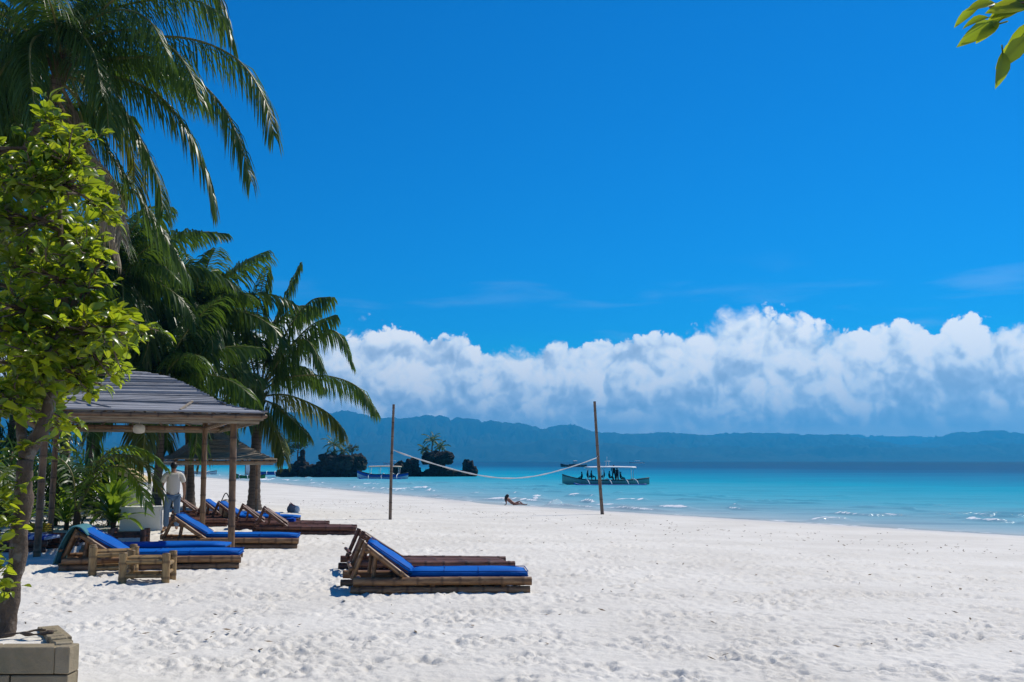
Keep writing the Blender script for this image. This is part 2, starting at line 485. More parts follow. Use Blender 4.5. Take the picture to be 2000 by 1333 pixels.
class MB:
    def __init__(self):
        self.v, self.f, self.tc, self.aux, self.mi = [], [], [], [], []

    def add(self, verts, faces, tc=None, aux=None, mi=0):
        o = len(self.v)
        self.v += [tuple(p) for p in verts]
        self.f += [tuple(i + o for i in q) for q in faces]
        self.tc += [tuple(p) for p in (tc if tc is not None else verts)]
        self.aux += list(aux) if aux is not None else [0.0] * len(verts)
        self.mi += [mi] * len(faces)

    def box(self, c, s, rot=None, mi=0, taper=1.0):
        c = Vector(c)
        pts = []
        for z in (-.5, .5):
            k = taper if z > 0 else 1.0
            for x, y in ((-.5, -.5), (.5, -.5), (.5, .5), (-.5, .5)):
                p = Vector((x * s[0] * k, y * s[1] * k, z * s[2]))
                pts.append(p)
        tc = [p + c for p in pts]
        if rot is not None:
            m = rot if isinstance(rot, Matrix) else Euler(rot).to_matrix()
            pts = [m @ p for p in pts]
        pts = [p + c for p in pts]
        self.add(pts, [(3, 2, 1, 0), (4, 5, 6, 7), (0, 1, 5, 4), (1, 2, 6, 5), (2, 3, 7, 6), (3, 0, 4, 7)], tc, mi=mi)

    def tube(self, path, rad, n=8, caps=True, seed=0.0, aux=None, mi=0):
        path = [Vector(p) for p in path]
        k = len(path)
        if not isinstance(rad, (list, tuple)):
            rad = [rad] * k
        T = []
        for i in range(k):
            d = path[min(i + 1, k - 1)] - path[max(i - 1, 0)]
            T.append(d.normalized() if d.length > 1e-9 else UP.copy())
        a = T[0].cross(UP)
        if a.length < 1e-3:
            a = T[0].cross(V(1, 0, 0))
        a.normalize()
        vs, tc, ax = [], [], []
        L = 0.0
        for i in range(k):
            if i:
                L += (path[i] - path[i - 1]).length
            a = (a - T[i] * a.dot(T[i])).normalized()
            b = T[i].cross(a)
            for j in range(n):
                th = 2 * math.pi * j / n
                vs.append(path[i] + (a * math.cos(th) + b * math.sin(th)) * rad[i])
                tc.append((L + seed * 3.1, math.sin(th) * rad[i] + seed * 1.7, seed + math.cos(th) * rad[i]))
                ax.append(aux[i] if aux else 0.0)
        fs = []
        for i in range(k - 1):
            for j in range(n):
                j2 = (j + 1) % n
                fs.append((i * n + j, i * n + j2, (i + 1) * n + j2, (i + 1) * n + j))
        if caps:
            fs.append(tuple(range(n - 1, -1, -1)))
            fs.append(tuple((k - 1) * n + j for j in range(n)))
        self.add(vs, fs, tc, ax, mi)

    def bamboo(self, p0, p1, r, seed=0, n=10, gap=0.34, bend=0.0, taper=1.0, mi=0):
        rn = random.Random(seed)
        p0, p1 = Vector(p0), Vector(p1)
        L = (p1 - p0).length
        side = (p1 - p0).cross(V(.3, .2, 1)).normalized()
        st = [(0, 1.0, 0.6), (0.012, 1.0, 0)]
        x = gap * rn.uniform(0.4, 0.9)
        while x < L - 0.05:
            st += [(x - 0.03, 0.97, 0), (x - 0.010, 1.07, .7), (x, 1.02, 1), (x + 0.010, 1.06, .7), (x + 0.03, 0.98, 0)]
            x += gap * rn.uniform(0.8, 1.2)
        st += [(L - 0.012, 1.0, 0), (L, 0.99, 0.8)]
        path, rad, ax = [], [], []
        for s, k, a in st:
            u = s / L
            path.append(p0.lerp(p1, u) + side * bend * math.sin(math.pi * u) + V(0, 0, 1) * bend * 0.5 * math.sin(5.1 * u + seed))
            rad.append(r * k * (1 + (taper - 1) * u))
            ax.append(a)
        self.tube(path, rad, n, True, seed * 0.37, ax, mi)

    def ell(self, c, r, seg=10, ring=6, mi=0, rot=None):
        c = Vector(c)
        vs = [V(0, 0, -r[2])]
        for i in range(1, ring):
            ph = -math.pi / 2 + math.pi * i / ring
            for j in range(seg):
                th = 2 * math.pi * j / seg
                vs.append(V(r[0] * math.cos(ph) * math.cos(th), r[1] * math.cos(ph) * math.sin(th), r[2] * math.sin(ph)))
        vs.append(V(0, 0, r[2]))
        fs = []
        for j in range(seg):
            fs.append((0, 1 + (j + 1) % seg, 1 + j))
        for i in range(ring - 2):
            for j in range(seg):
                a, b = 1 + i * seg + j, 1 + i * seg + (j + 1) % seg
                fs.append((a, b, b + seg, a + seg))
        l = len(vs) - 1
        for j in range(seg):
            fs.append((l, 1 + (ring - 2) * seg + j, 1 + (ring - 2) * seg + (j + 1) % seg))
        if rot is not None:
            m = Euler(rot).to_matrix()
            vs = [m @ p for p in vs]
        self.add([p + c for p in vs], fs, mi=mi)

    def mesh(self, name, mats, smooth=True):
        me = bpy.data.meshes.new(name)
        me.from_pydata(self.v, [], self.f)
        at = me.attributes.new('tc', 'FLOAT_VECTOR', 'POINT')
        at.data.foreach_set('vector', np.array(self.tc, dtype=np.float32).ravel())
        if any(self.aux):
            a2 = me.attributes.new('aux', 'FLOAT', 'POINT')
            a2.data.foreach_set('value', np.array(self.aux, dtype=np.float32))
        for m in ([mats] if isinstance(mats, str) else mats):
            me.materials.append(MATS[m])
        me.polygons.foreach_set('material_index', np.array(self.mi, dtype=np.int32))
        me.polygons.foreach_set('use_smooth', np.full(len(self.f), smooth))
        me.update()
        return me

    def build(self, name, mats, parent=None, smooth=True, loc=None, rot=None):
        return link(name, self.mesh(name, mats, smooth), parent, loc, rot)


def link(name, me, parent=None, loc=None, rot=None, scale=None):
    o = bpy.data.objects.new(name, me)
    COL.objects.link(o)
    if parent is not None:
        o.parent = parent
    if loc is not None:
        o.location = loc
    if rot is not None:
        o.rotation_euler = rot
    if scale is not None:
        o.scale = scale
    return o


def tag(o, label=None, cat=None, group=None, kind=None):
    if label:
        o['label'] = label
    if cat:
        o['category'] = cat
    if group:
        o['group'] = group
    if kind:
        o['kind'] = kind
    return o


def thing(name, loc, label, cat, group=None, rz=0.0):
    o = bpy.data.objects.new(name, None)
    COL.objects.link(o)
    o.empty_display_size = 0.2
    o.location = loc
    o.rotation_euler = (0, 0, rz)
    return tag(o, label, cat, group)


KIDS = {}


def copy_tree(o, parent=None, skip=()):
    c = o.copy()
    COL.objects.link(c)
    c.parent = parent
    for ch in o.children:
        if ch.name.split('.')[0] not in skip:
            copy_tree(ch, c, skip)
    return c


def catmull(P, n):
    P = [Vector(p) for p in P]
    Q = [P[0] * 2 - P[1]] + P + [P[-1] * 2 - P[-2]]
    out = []
    seg = len(P) - 1
    for i in range(n + 1):
        u = i / n * seg
        k = min(int(u), seg - 1)
        u -= k
        a, b, c, d = Q[k], Q[k + 1], Q[k + 2], Q[k + 3]
        out.append(0.5 * ((2 * b) + (c - a) * u + (2 * a - 5 * b + 4 * c - d) * u * u + (3 * b - a - 3 * c + d) * u ** 3))
    return out


# ------------------------------------------------------------------ the shape of the shore
SEA = -0.8
_YS = np.array([-400, -100, 0, 10, 34, 57.6, 108, 171, 300, 600, 3000.])
_XS = np.array([380, 140, 50, 40, 17.5, 0, -24.4, -56, -125, -300, -1800.])
_yy = np.linspace(-400, 3000, 6801)
_xx = np.interp(_yy, _YS, _XS)
_k = np.exp(-0.5 * (np.arange(-24, 25) / 8) ** 2)
_k /= _k.sum()
_xx = np.convolve(np.pad(_xx, 24, mode='edge'), _k, 'valid')
_gx = np.gradient(_xx, _yy)


def shore(x, y):
    return (np.interp(y, _yy, _xx) - x) / np.sqrt(1 + np.interp(y, _yy, _gx) ** 2)


_TT = [-3000, -400, -100, -30, -10, 0, 6, 13, 21, 27, 1000]
_ZZ = [-9, -8, -6, -2.6, -1.45, -0.8, -0.68, -0.46, -0.1, 0, 0]


def tz(x, y):
    return np.interp(shore(x, y), _TT, _ZZ)


def gz(x, y):
    return float(tz(x, y))


rs = np.random.RandomState(7)


def fft_noise(n, lo, hi, seed, power=1.0):
    """tileable band-limited noise, wavelengths between n/hi and n/lo cells"""
    r = np.random.RandomState(seed)
    f = np.fft.fft2(r.randn(n, n))
    k = np.hypot(*np.meshgrid(np.fft.fftfreq(n) * n, np.fft.fftfreq(n) * n))
    k[0, 0] = 1
    f *= (k >= lo) * (k <= hi) / k ** power
    z = np.real(np.fft.ifft2(f))
    return z / z.std()


def sample(tile, size, x, y):
    n = tile.shape[0]
    u = (x / size * n) % n
    v_ = (y / size * n) % n
    i, j = np.floor(u).astype(int) % n, np.floor(v_).astype(int) % n
    fu, fv = u - np.floor(u), v_ - np.floor(v_)
    i2, j2 = (i + 1) % n, (j + 1) % n
    return (tile[i, j] * (1 - fu) * (1 - fv) + tile[i2, j] * fu * (1 - fv) + tile[i, j2] * (1 - fu) * fv + tile[i2, j2] * fu * fv)


def polar(radii, fine_deg, fine_n, coarse_deg):
    fine = np.linspace(-fine_deg, fine_deg, fine_n)
    rest = np.arange(fine_deg + coarse_deg, 360 - fine_deg - coarse_deg * 0.5, coarse_deg)
    az = np.radians(np.concatenate([fine, rest]))
    r, a = np.meshgrid(radii, az, indexing='ij')
    return r * np.sin(a), r * np.cos(a), len(az)


def grid_faces(nr, nc, wrap=True):
    i, j = np.meshgrid(np.arange(nr - 1), np.arange(nc if wrap else nc - 1), indexing='ij')
    j2 = (j + 1) % nc
    return np.stack([i * nc + j, (i + 1) * nc + j, (i + 1) * nc + j2, i * nc + j2], -1).reshape(-1, 4)


def np_mesh(name, co, faces, material, attrs=None):
    me = bpy.data.meshes.new(name)
    me.vertices.add(len(co))
    me.vertices.foreach_set('co', co.astype(np.float32).ravel())
    me.loops.add(faces.size)
    me.loops.foreach_set('vertex_index', faces.astype(np.int32).ravel())
    me.polygons.add(len(faces))
    me.polygons.foreach_set('loop_start', np.arange(0, faces.size, 4, dtype=np.int32))
    me.polygons.foreach_set('use_smooth', np.ones(len(faces), dtype=bool))
    for k, a in (attrs or {}).items():
        at = me.attributes.new(k, 'FLOAT', 'POINT')
        at.data.foreach_set('value', a.astype(np.float32).ravel())
    me.materials.append(MATS[material])
    me.update(calc_edges=True)
    me.validate()
    return me


# trampled sand: a tile of footprints and scuffs, 24 m across
TN = 1600
TS = 24.0
foot = np.zeros((TN, TN))
cell = TS / TN
ii = np.arange(-24, 25)
GX, GY = np.meshgrid(ii * cell, ii * cell, indexing='ij')
for _ in range(7500):
    th = rs.uniform(0, 2 * math.pi)
    la, lb = rs.uniform(0.07, 0.14), rs.uniform(0.035, 0.065)
    px = GX * math.cos(th) + GY * math.sin(th)
    py = -GX * math.sin(th) + GY * math.cos(th)
    q = (px / la) ** 2 + (py / lb) ** 2
    dent = -np.exp(-q ** 1.5) + 0.42 * np.exp(-((np.sqrt(q) - 1.45) / 0.35) ** 2) * (0.6 + 0.6 * np.tanh(px / la))
    ci, cj = rs.randint(0, TN, 2)
    foot[np.ix_((ci + ii) % TN, (cj + ii) % TN)] += dent * rs.uniform(0.012, 0.035)
foot = np.clip(foot, -0.06, 0.05)
lump = fft_noise(512, 14, 90, 3, 0.9)

h0 = np.linspace(math.atan(1.75 / 5.0), math.atan(2.3 / 75.0), 560)
rad = np.concatenate([[0.02, 0.6, 1.5, 2.5, 3.5, 4.4], 1.75 / np.tan(h0),
                      np.geomspace(62, 400, 90)[1:], np.geomspace(430, 2600, 14)])
rad = np.unique(np.round(rad, 4))
X, Y, nc = polar(rad, 33, 620, 6)
ts = shore(X, Y)
Z = tz(X, Y)
rr = np.hypot(X, Y)
ca, sa = math.cos(0.6), math.sin(0.6)
tramp = np.clip((ts - 7) / 11, 0.12, 1.0) * np.clip((420 - rr) / 380, 0, 1)
patch = 0.72 + 0.42 * sample(lump, 61.0, X, Y) + .18 * sample(lump, 23.0, Y, X)
dz = sample(foot, TS, X, Y) * 0.62 + sample(foot, TS, X * ca - Y * sa + 5.3, X * sa + Y * ca) * 0.48
dz += sample(lump, 9.0, X, Y) * 0.010 + sample(lump, 3.1, Y, X) * 0.006
Z = Z + dz * tramp * np.clip(patch, 0.22, 1.3) * np.clip(ts / 1.5, 0, 1)
co = np.stack([X, Y, Z], -1).reshape(-1, 3)
faces = grid_faces(len(rad), nc)
wet = np.clip(1 - (ts.ravel() - 0.4) / 1.8, 0, 1)
me = np_mesh('sand_beach', co, faces, 'sand', {'wet': wet})
ground = link('sand_beach', me)
tag(ground, kind='structure')

# ------------------------------------------------------------------ sea
h1 = np.linspace(math.atan(2.55 / 24.0), math.atan(2.55 / 420.0), 520)
rad = np.concatenate([[12.0, 18.0], 2.55 / np.tan(h1), np.geomspace(440, 9600, 60)])
X, Y, nc = polar(rad, 33, 560, 5)
of = -shore(X, Y)
amp = np.clip(of / 2.0, 0, 1) * np.clip((34 - of) / 22, 0, 1)
lump2 = fft_noise(512, 2, 18, 11, 0.7)
wob = sample(lump2, 140.0, X, Y) * 0.9 + sample(lump2, 37.0, X, Y) * 0.35
ph = (of + wob * 1.3) / 3.9
fr = ph - np.floor(ph)
crest = np.exp(-((fr - 0.5) / 0.12) ** 2)
idx = np.floor(ph)
sway = sample(lump2, 52.0, Y * 1.0 + idx * 31.0, idx * 57.0 + X * 0.2)
sway2 = sample(lump2, 19.0, Y + idx * 13.0, idx * 41.0 + X * 0.3)
hgt = np.clip(0.5 + 0.45 * sway + .25 * sway2, 0, 1.6)
Zs = SEA + amp * crest * 0.17 * hgt
Zs += sample(lump2, 60, X, Y) * 0.012 * np.clip(of / 8, 0, 1) * np.clip((400 - np.hypot(X, Y)) / 300, 0, 1)
foam = amp * np.exp(-((fr - 0.45) / 0.065) ** 2) * np.clip((hgt - 0.46) * 2.4, 0, 1) * np.clip((14 - of) / 6, 0, 1)
foam = np.maximum(foam, 0.75 * np.exp(-((of - 0.35 + wob * 0.25) / 0.22) ** 2) * np.clip(0.35 + sway2, 0, 1))
co = np.stack([X, Y, Zs], -1).reshape(-1, 3)
me = np_mesh('sea', co, grid_faces(len(rad), nc), 'water', {'off': of.ravel(), 'foam': foam.ravel()})
tag(link('sea', me), kind='structure')


# ------------------------------------------------------------------ far hills
def ridge_from(profile, dist):
    px = np.array([p[0] for p in profile], float)
    py = np.array([p[1] for p in profile], float)
    return (px - 1000) / 1944 * dist, (899 - py) / 1944 * dist


hx = np.linspace(-7200, 7200, 760)
hy = np.linspace(4300, 9000, 130)
HX, HY = np.meshgrid(hx, hy, indexing='ij')
tile = fft_noise(512, 3, 220, 21, 1.25)
tile2 = fft_noise(512, 6, 200, 22, 1.0)
n1 = sample(tile, 5200.0, HX, HY)
n2 = sample(tile2, 2300.0, HX, HY)
layers = [
    (6200, 900, [(-1500, 830), (-600, 800), (0, 812), (450, 800), (600, 806), (690, 803), (730, 812), (790, 818), (850, 809), (905, 816), (960, 824), (1010, 826), (1060, 836),
                 (1110, 828), (1150, 842), (1230, 847), (1290, 843), (1380, 850), (1450, 843), (1545, 844), (1640, 847), (1700, 858), (1790, 868),
                 (1850, 858), (1890, 842), (1950, 838), (2000, 843), (2300, 835), (2700, 850), (3200, 840)], 3),
    (8200, 500, [(-1500, 850), (0, 840), (700, 842), (1000, 845), (1110, 838), (1200, 852), (1600, 852), (1660, 848), (1720, 852), (1780, 851), (1830, 858), (1900, 870), (2600, 855), (3200, 860)], 3),
    (5050, 420, [(-1500, 868), (0, 862), (500, 858), (650, 862), (820, 866), (930, 872), (1010, 866), (1080, 856), (1170, 864), (1260, 874), (1400, 868), (1520, 872),
                 (1640, 866), (1760, 873), (1880, 868), (2000, 862), (2600, 872), (3200, 868)], 3),
]
HZ = np.full_like(HX, -5.0)
for dist, wid, prof, nzs in layers:
    rx, rh = ridge_from(prof, dist)
    base = np.interp(HX, rx, rh)
    line = dist + n1 * 130 + 160 * np.sin(HX / 900.0 + dist)
    fall = np.exp(-np.abs((HY - line) / wid) ** 1.6)
    spur = 1 - 0.5 * np.clip(np.abs(n2) * 0.7, 0, 1) * (1 - fall ** 3) * 1.6
    HZ = np.maximum(HZ, base * fall * spur + (n2 * nzs + n1 * nzs) * fall - 4)
HZ = np.where(HY < 4420, np.minimum(HZ, -3), HZ)
co = np.stack([HX, HY, HZ], -1).reshape(-1, 3)
me = np_mesh('hills', co, grid_faces(len(hx), len(hy), False), 'hill')
tag(link('hills', me), kind='structure')

# ------------------------------------------------------------------ the air
m = bpy.data.materials.new('haze_air')
m.use_nodes = True
MATS['haze_air'] = m
t = NT(m.node_tree)
pv = t.n('ShaderNodeVolumePrincipled')
pv.inputs['Color'].default_value = (0.05, 0.52, 1.0, 1)
pv.inputs['Density'].default_value = 0.00021
pv.inputs['Anisotropy'].default_value = 0.3
pv.inputs['Density Attribute'].default_value = ''
pv.inputs['Color Attribute'].default_value = ''
pv.inputs['Temperature Attribute'].default_value = ''
m.cycles.homogeneous_volume = True
o = t.n('ShaderNodeOutputMaterial')
t.put(o.inputs['Volume'], pv.outputs[0])
b = MB()
b.box((0, 0, 176), (20400, 20400, 376))
hz = b.build('haze', 'haze_air', None, False)
tag(hz, kind='stuff')


# ------------------------------------------------------------------ coconut palms
def make_frond(parent, way, seed, nleaf=62, leaflen=0.95, width=0.034, mats=('rachis', 'palm_green'), droop=1.0, rr=0.04):
    rn = random.Random(seed)
    pts = catmull(way, 26)
    L = [0.0]
    for a, b in zip(pts, pts[1:]):
        L.append(L[-1] + (b - a).length)
    n = len(pts)
    r = MB()
    r.tube(pts, [rr * (1 - i / (n - 1)) ** 0.8 + 0.006 for i in range(n)], 5, True, seed * 0.1)
    fo = r.build('frond', mats[0], parent)
    lf = MB()
    roll = rn.uniform(-0.35, 0.35)
    wind = V(rn.uniform(-.05, .22), rn.uniform(-.1, .1), 0)
    for i in range(nleaf):
        s = 0.12 + 0.88 * (i + rn.uniform(-.3, .3)) / nleaf
        s = min(max(s, 0.1), 0.995)
        u = s * (n - 1)
        k = min(int(u), n - 2)
        p = pts[k].lerp(pts[k + 1], u - k)
        tg = (pts[k + 1] - pts[k]).normalized()
        side = tg.cross(UP)
        if side.length < 0.15:
            side = V(1, 0.2, 0)
        side.normalize()
        nor = side.cross(tg).normalized()
        side2 = side * math.cos(roll) + nor * math.sin(roll)
        nor2 = nor * math.cos(roll) - side * math.sin(roll)
        prof = min(1.0, 0.45 + 2.6 * s) * (1 - max(0, s - 0.6) ** 1.5 * 2.2)
        for sg in (-1, 1):
            if rn.random() < 0.04:
                continue
            ln = leaflen * prof * rn.uniform(0.82, 1.12)
            d0 = (side2 * sg * (0.85 - 0.2 * s) + tg * (0.40 + 0.30 * s) + nor2 * rn.uniform(0.1, 0.4) + wind * 0.5).normalized()
            q = p.copy()
            rnd = rn.random()
            tw_ = rn.gauss(0, .32)
            vs, tc = [], []
            g = droop * rn.uniform(0.75, 1.35)
            for e in range(4):
                d = (d0 + V(0, 0, -1) * g * (0.35 + 0.75 * e) + wind * 0.4 * e * 0.4).normalized()
                wv = tg - d * tg.dot(d)
                if wv.length < 0.2:
                    wv = nor2
                wv = wv.normalized()
                wv = (wv + nor2 * 0.35 * sg).normalized()
                wv = wv * math.cos(tw_) + d.cross(wv) * math.sin(tw_)
                wd = width * (0.55, 1.0, 0.8, 0.0)[e]
                if e < 3:
                    vs += [q - wv * wd * .5, q + wv * wd * .5]
                    tc += [(e, 0, rnd), (e, 1, rnd)]
                else:
                    vs.append(q)
                    tc.append((e, .5, rnd))
                q = q + d * ln / 3
            lf.add(vs, [(0, 1, 3, 2), (2, 3, 5, 4), (4, 5, 6)], tc)
    lo = lf.build('leaflets', mats[1], fo)
    lo['kind'] = 'stuff'
    return fo


def generic_way(az, el0, bend, length, rn):
    p = V(0, 0, 0)
    out = [p.copy()]
    k = 5
    for i in range(k):
        s = (i + 0.5) / k
        e = el0 - bend * s ** 1.25
        d = V(math.sin(az) * math.cos(e), math.cos(az) * math.cos(e), math.sin(e))
        p = p + d * length / k
        az += rn.uniform(-.06, .06)
        out.append(p.copy())
    return out


def make_palm(base, crown, label, fronds=None, extra=0, seed=0, length=4.2, trunk_r=0.19, trunk_mid=None, group='coconut palms at the top of the beach', yellow=(), dry=(), leafw=0.036, leafl=0.95, nleaf=60, elmin=-25):
    rn = random.Random(seed)
    base, crown = Vector(base), Vector(crown)
    root = thing('coconut_palm', base, label, 'palm tree', group)
    c = crown - base
    mid = trunk_mid if trunk_mid else (c * 0.5 + V(rn.uniform(-.3, .3), 0, 0))
    path = catmull([V(0, 0, -0.15), c * 0.12 * 0.6 + V(0, 0, c.z * 0.06), mid, c * 0.85 + V(0, 0, 0) * 1, c + V(0, 0, -0.1)], 40)
    rad = [trunk_r * (1.0 + 0.95 * math.exp(-i / 40 * 9)) * (1 - 0.28 * i / 40) * (1.05 if i % 2 else 0.96) for i in range(41)]
    b = MB()
    b.tube(path, rad, 12, True, seed)
    b.build('trunk', 'palm_trunk', root)
    b = MB()
    for j in range(14):
        a = j * 2.4
        d = V(math.sin(a), math.cos(a), 0)
        s0 = c + d * 0.08 + V(0, 0, -0.45)
        b.tube([s0, s0 + d * 0.10 + V(0, 0, .25), s0 + d * 0.28 + V(0, 0, .55)], [0.11, 0.09, 0.03], 6, True, j)
    b.build('leaf_sheath', 'sheath', root)
    k = 0
    for i, wy in enumerate(fronds or []):
        way = [c + Vector(q) for q in wy]
        mm = ('rachis_dry', 'palm_dry') if i in dry else (('rachis', 'palm_yellowgreen') if i in yellow else ('rachis', 'palm_green'))
        make_frond(root, way, seed * 100 + i, nleaf, leafl, leafw, mm, 1.9)
        k += 1
    for i in range(extra):
        u = (i + 0.5) / extra
        az = i * 2.399963 + seed
        e0 = R(82 - (82 - elmin) * u ** 0.9)
        way = generic_way(az, e0, R(42 + 48 * u + rn.uniform(-12, 12)), length * rn.uniform(0.85, 1.08) * (0.75 if u < 0.1 else 1), rn)
        way = [c + q for q in way]
        yl = u > 0.8 and rn.random() < 0.4
        make_frond(root, way, seed * 100 + 50 + i, nleaf, leafl, leafw, ('rachis', 'palm_yellowgreen') if yl else ('rachis', 'palm_green'), 0.9 + 0.6 * u)
    return root


FR_A = [
    ((0.12,0.00,0.13),(1.44,-0.12,0.49),(3.15,-0.24,0.50),(4.48,-0.36,-0.08),(5.23,-0.48,-1.12),(5.54,-0.60,-2.13)),
    ((0.26,0.00,-0.13),(1.51,-0.24,-0.03),(2.87,-0.48,-0.20),(4.12,-0.72,-1.21),(4.78,-0.96,-2.31),(5.18,-1.20,-3.45)),
    ((0.27,0.00,-0.27),(1.24,0.16,-0.34),(2.23,0.32,-0.68),(2.99,0.48,-1.50),(3.50,0.64,-2.59),(3.71,0.80,-3.55)),
    ((0.15,0.00,-0.40),(1.02,-0.20,-0.75),(1.77,-0.40,-1.41),(2.38,-0.60,-2.38),(2.84,-0.80,-3.27),(3.07,-1.00,-4.10)),
    ((0.03,0.00,-0.54),(0.66,0.10,-1.23),(1.25,0.20,-2.32),(1.97,0.30,-3.41),(2.62,0.40,-4.37),(3.20,0.50,-5.33)),
    ((-0.14,0.00,0.27),(0.63,-0.10,1.03),(1.94,-0.20,1.46),(3.26,-0.30,1.48),(4.07,-0.40,1.03),(4.44,-0.50,0.32)),
    ((-0.08,0.00,0.27),(0.35,0.20,1.58),(1.53,0.40,2.65),(2.78,0.60,2.75),(3.55,0.80,2.15),(3.79,1.00,1.26)),
    ((-0.01,0.00,0.13),(1.06,-0.44,0.48),(2.12,-0.88,0.41),(3.16,-1.32,-0.17),(3.82,-1.76,-0.98),(4.23,-2.20,-1.88)),
    ((-0.11,0.00,-0.40),(0.35,0.25,-1.38),(0.69,0.50,-2.50),(0.90,0.75,-3.63),(1.18,1.00,-4.63)),
    ((-0.24,0.00,-0.40),(0.16,-0.20,-1.27),(0.93,-0.40,-2.38),(1.63,-0.60,-3.47),(2.05,-0.80,-4.77)),
    ((-0.14,0.00,0.13),(0.25,-0.62,0.53),(0.92,-1.25,0.25),(1.65,-1.88,-0.65),(2.14,-2.50,-1.87)),
    ((-0.26,0.00,0.13),(-0.21,-0.70,0.36),(-0.09,-1.40,-0.20),(0.31,-2.10,-1.24),(0.83,-2.80,-2.46)),
    ((-0.39,0.00,0.13),(-1.14,-0.38,0.64),(-1.93,-0.75,0.34),(-2.40,-1.12,-0.59),(-2.45,-1.50,-2.00)),
    ((-0.39,0.00,0.13),(-1.57,0.38,1.53),(-3.14,0.75,2.26),(-4.54,1.12,1.88),(-5.37,1.50,0.77)),
    ((-0.38,0.00,-0.13),(-1.21,0.12,-0.22),(-2.01,0.25,-0.84),(-2.53,0.38,-1.87),(-2.77,0.50,-3.16)),
    ((-0.02,0.00,0.40),(0.44,0.50,2.42),(1.52,1.00,3.82),(2.72,1.50,3.95),(3.58,2.00,3.18)),
    ((-0.16,0.00,0.54),(-0.10,-0.33,2.27),(0.62,-0.67,3.58),(1.62,-1.00,4.05)),
    ((-0.22,0.00,0.54),(-1.08,0.33,2.61),(-2.13,0.67,4.06),(-3.44,1.00,4.83)),
    ((-0.07,0.00,0.07),(0.75,-0.62,0.66),(1.87,-1.25,0.76),(2.86,-1.88,0.22),(3.60,-2.50,-0.92)),
    ((-0.32,0.00,0.00),(-0.66,-0.50,0.06),(-0.88,-1.00,-0.54),(-0.92,-1.50,-1.62),(-0.70,-2.00,-2.90)),
]
FR_D = [
    ((0.09,0.00,0.11),(1.25,-0.12,0.72),(3.10,-0.25,0.78),(4.50,-0.38,0.27),(5.33,-0.50,-0.82)),
    ((0.08,0.00,0.23),(1.26,0.20,1.75),(2.58,0.40,2.87),(3.48,0.60,2.73),(4.06,0.80,1.41)),
    ((0.10,0.00,-0.11),(1.31,-0.30,-0.07),(2.74,-0.60,-0.60),(3.60,-0.90,-1.18),(4.04,-1.20,-1.86)),
    ((-0.02,0.00,-0.23),(0.80,-0.50,-0.49),(1.72,-1.00,-1.18),(2.50,-1.50,-1.82)),
    ((-0.13,0.00,-0.34),(0.48,-0.33,-0.98),(1.10,-0.67,-1.95),(1.45,-1.00,-2.91)),
    ((0.08,0.00,0.34),(0.43,0.17,2.79),(1.04,0.33,4.70),(1.62,0.50,6.11)),
    ((0.13,0.00,0.34),(1.22,-0.27,2.74),(2.28,-0.53,4.09),(3.24,-0.80,4.28)),
    ((0.13,0.00,0.34),(1.38,0.13,2.21),(2.25,0.27,3.16),(3.27,0.40,3.65)),
    ((-0.01,0.00,0.34),(-0.19,-0.13,2.75),(0.02,-0.27,4.60),(0.30,-0.40,5.74)),
    ((0.13,0.00,0.28),(1.30,-0.50,1.90),(2.30,-1.00,2.30),(3.24,-1.50,0.83)),
    ((-0.10,0.00,0.28),(-1.22,0.33,2.11),(-2.27,0.67,2.86),(-3.30,1.00,2.54)),
    ((-0.14,0.00,0.11),(-1.25,-0.20,0.79),(-2.32,-0.40,0.31),(-2.88,-0.60,-1.05)),
    ((-0.14,0.00,0.05),(-0.95,0.43,0.26),(-1.98,0.87,-0.41),(-2.53,1.30,-1.56)),
    ((-0.06,0.00,0.34),(-0.57,-0.40,2.49),(-0.96,-0.80,3.81),(-1.10,-1.20,4.67)),
    ((0.18,0.00,0.28),(1.12,0.40,1.19),(1.96,0.80,1.22),(2.60,1.20,0.43)),
    ((0.04,0.00,0.34),(0.57,0.50,3.07),(1.38,1.00,4.09),(2.22,1.50,4.17)),
    ((-0.00,0.00,0.11),(-0.00,-0.63,0.86),(-0.04,-1.27,0.14),(0.04,-1.90,-1.44)),
    ((-0.14,0.00,0.00),(-0.71,0.50,-0.43),(-1.52,1.00,-1.34),(-1.86,1.50,-2.26)),
]
make_palm((-14.6, 24.6, 0), (-11.32, 24.0, 11.71), 'tall coconut palm leaning in at the top left corner, its fronds hanging against the sky',
          FR_A, 14, 1, trunk_r=0.2, trunk_mid=V(1.1, -.3, 6.8), dry=(8, 9), yellow=(17,), leafw=0.036, leafl=1.4, nleaf=104)
make_palm((-10.4, 40.6, gz(-10.4, 40.6)), (-10.43, 41.0, 4.47), 'low coconut palm with a ringed trunk beside the second hut, nearest the water',
          [[tuple(c * 0.92 for c in q) for q in wy] for wy in FR_D], 0, 2, trunk_r=0.24, trunk_mid=V(-.02, .15, 2.3), yellow=(2, 4), leafw=0.055, leafl=1.3, nleaf=90)
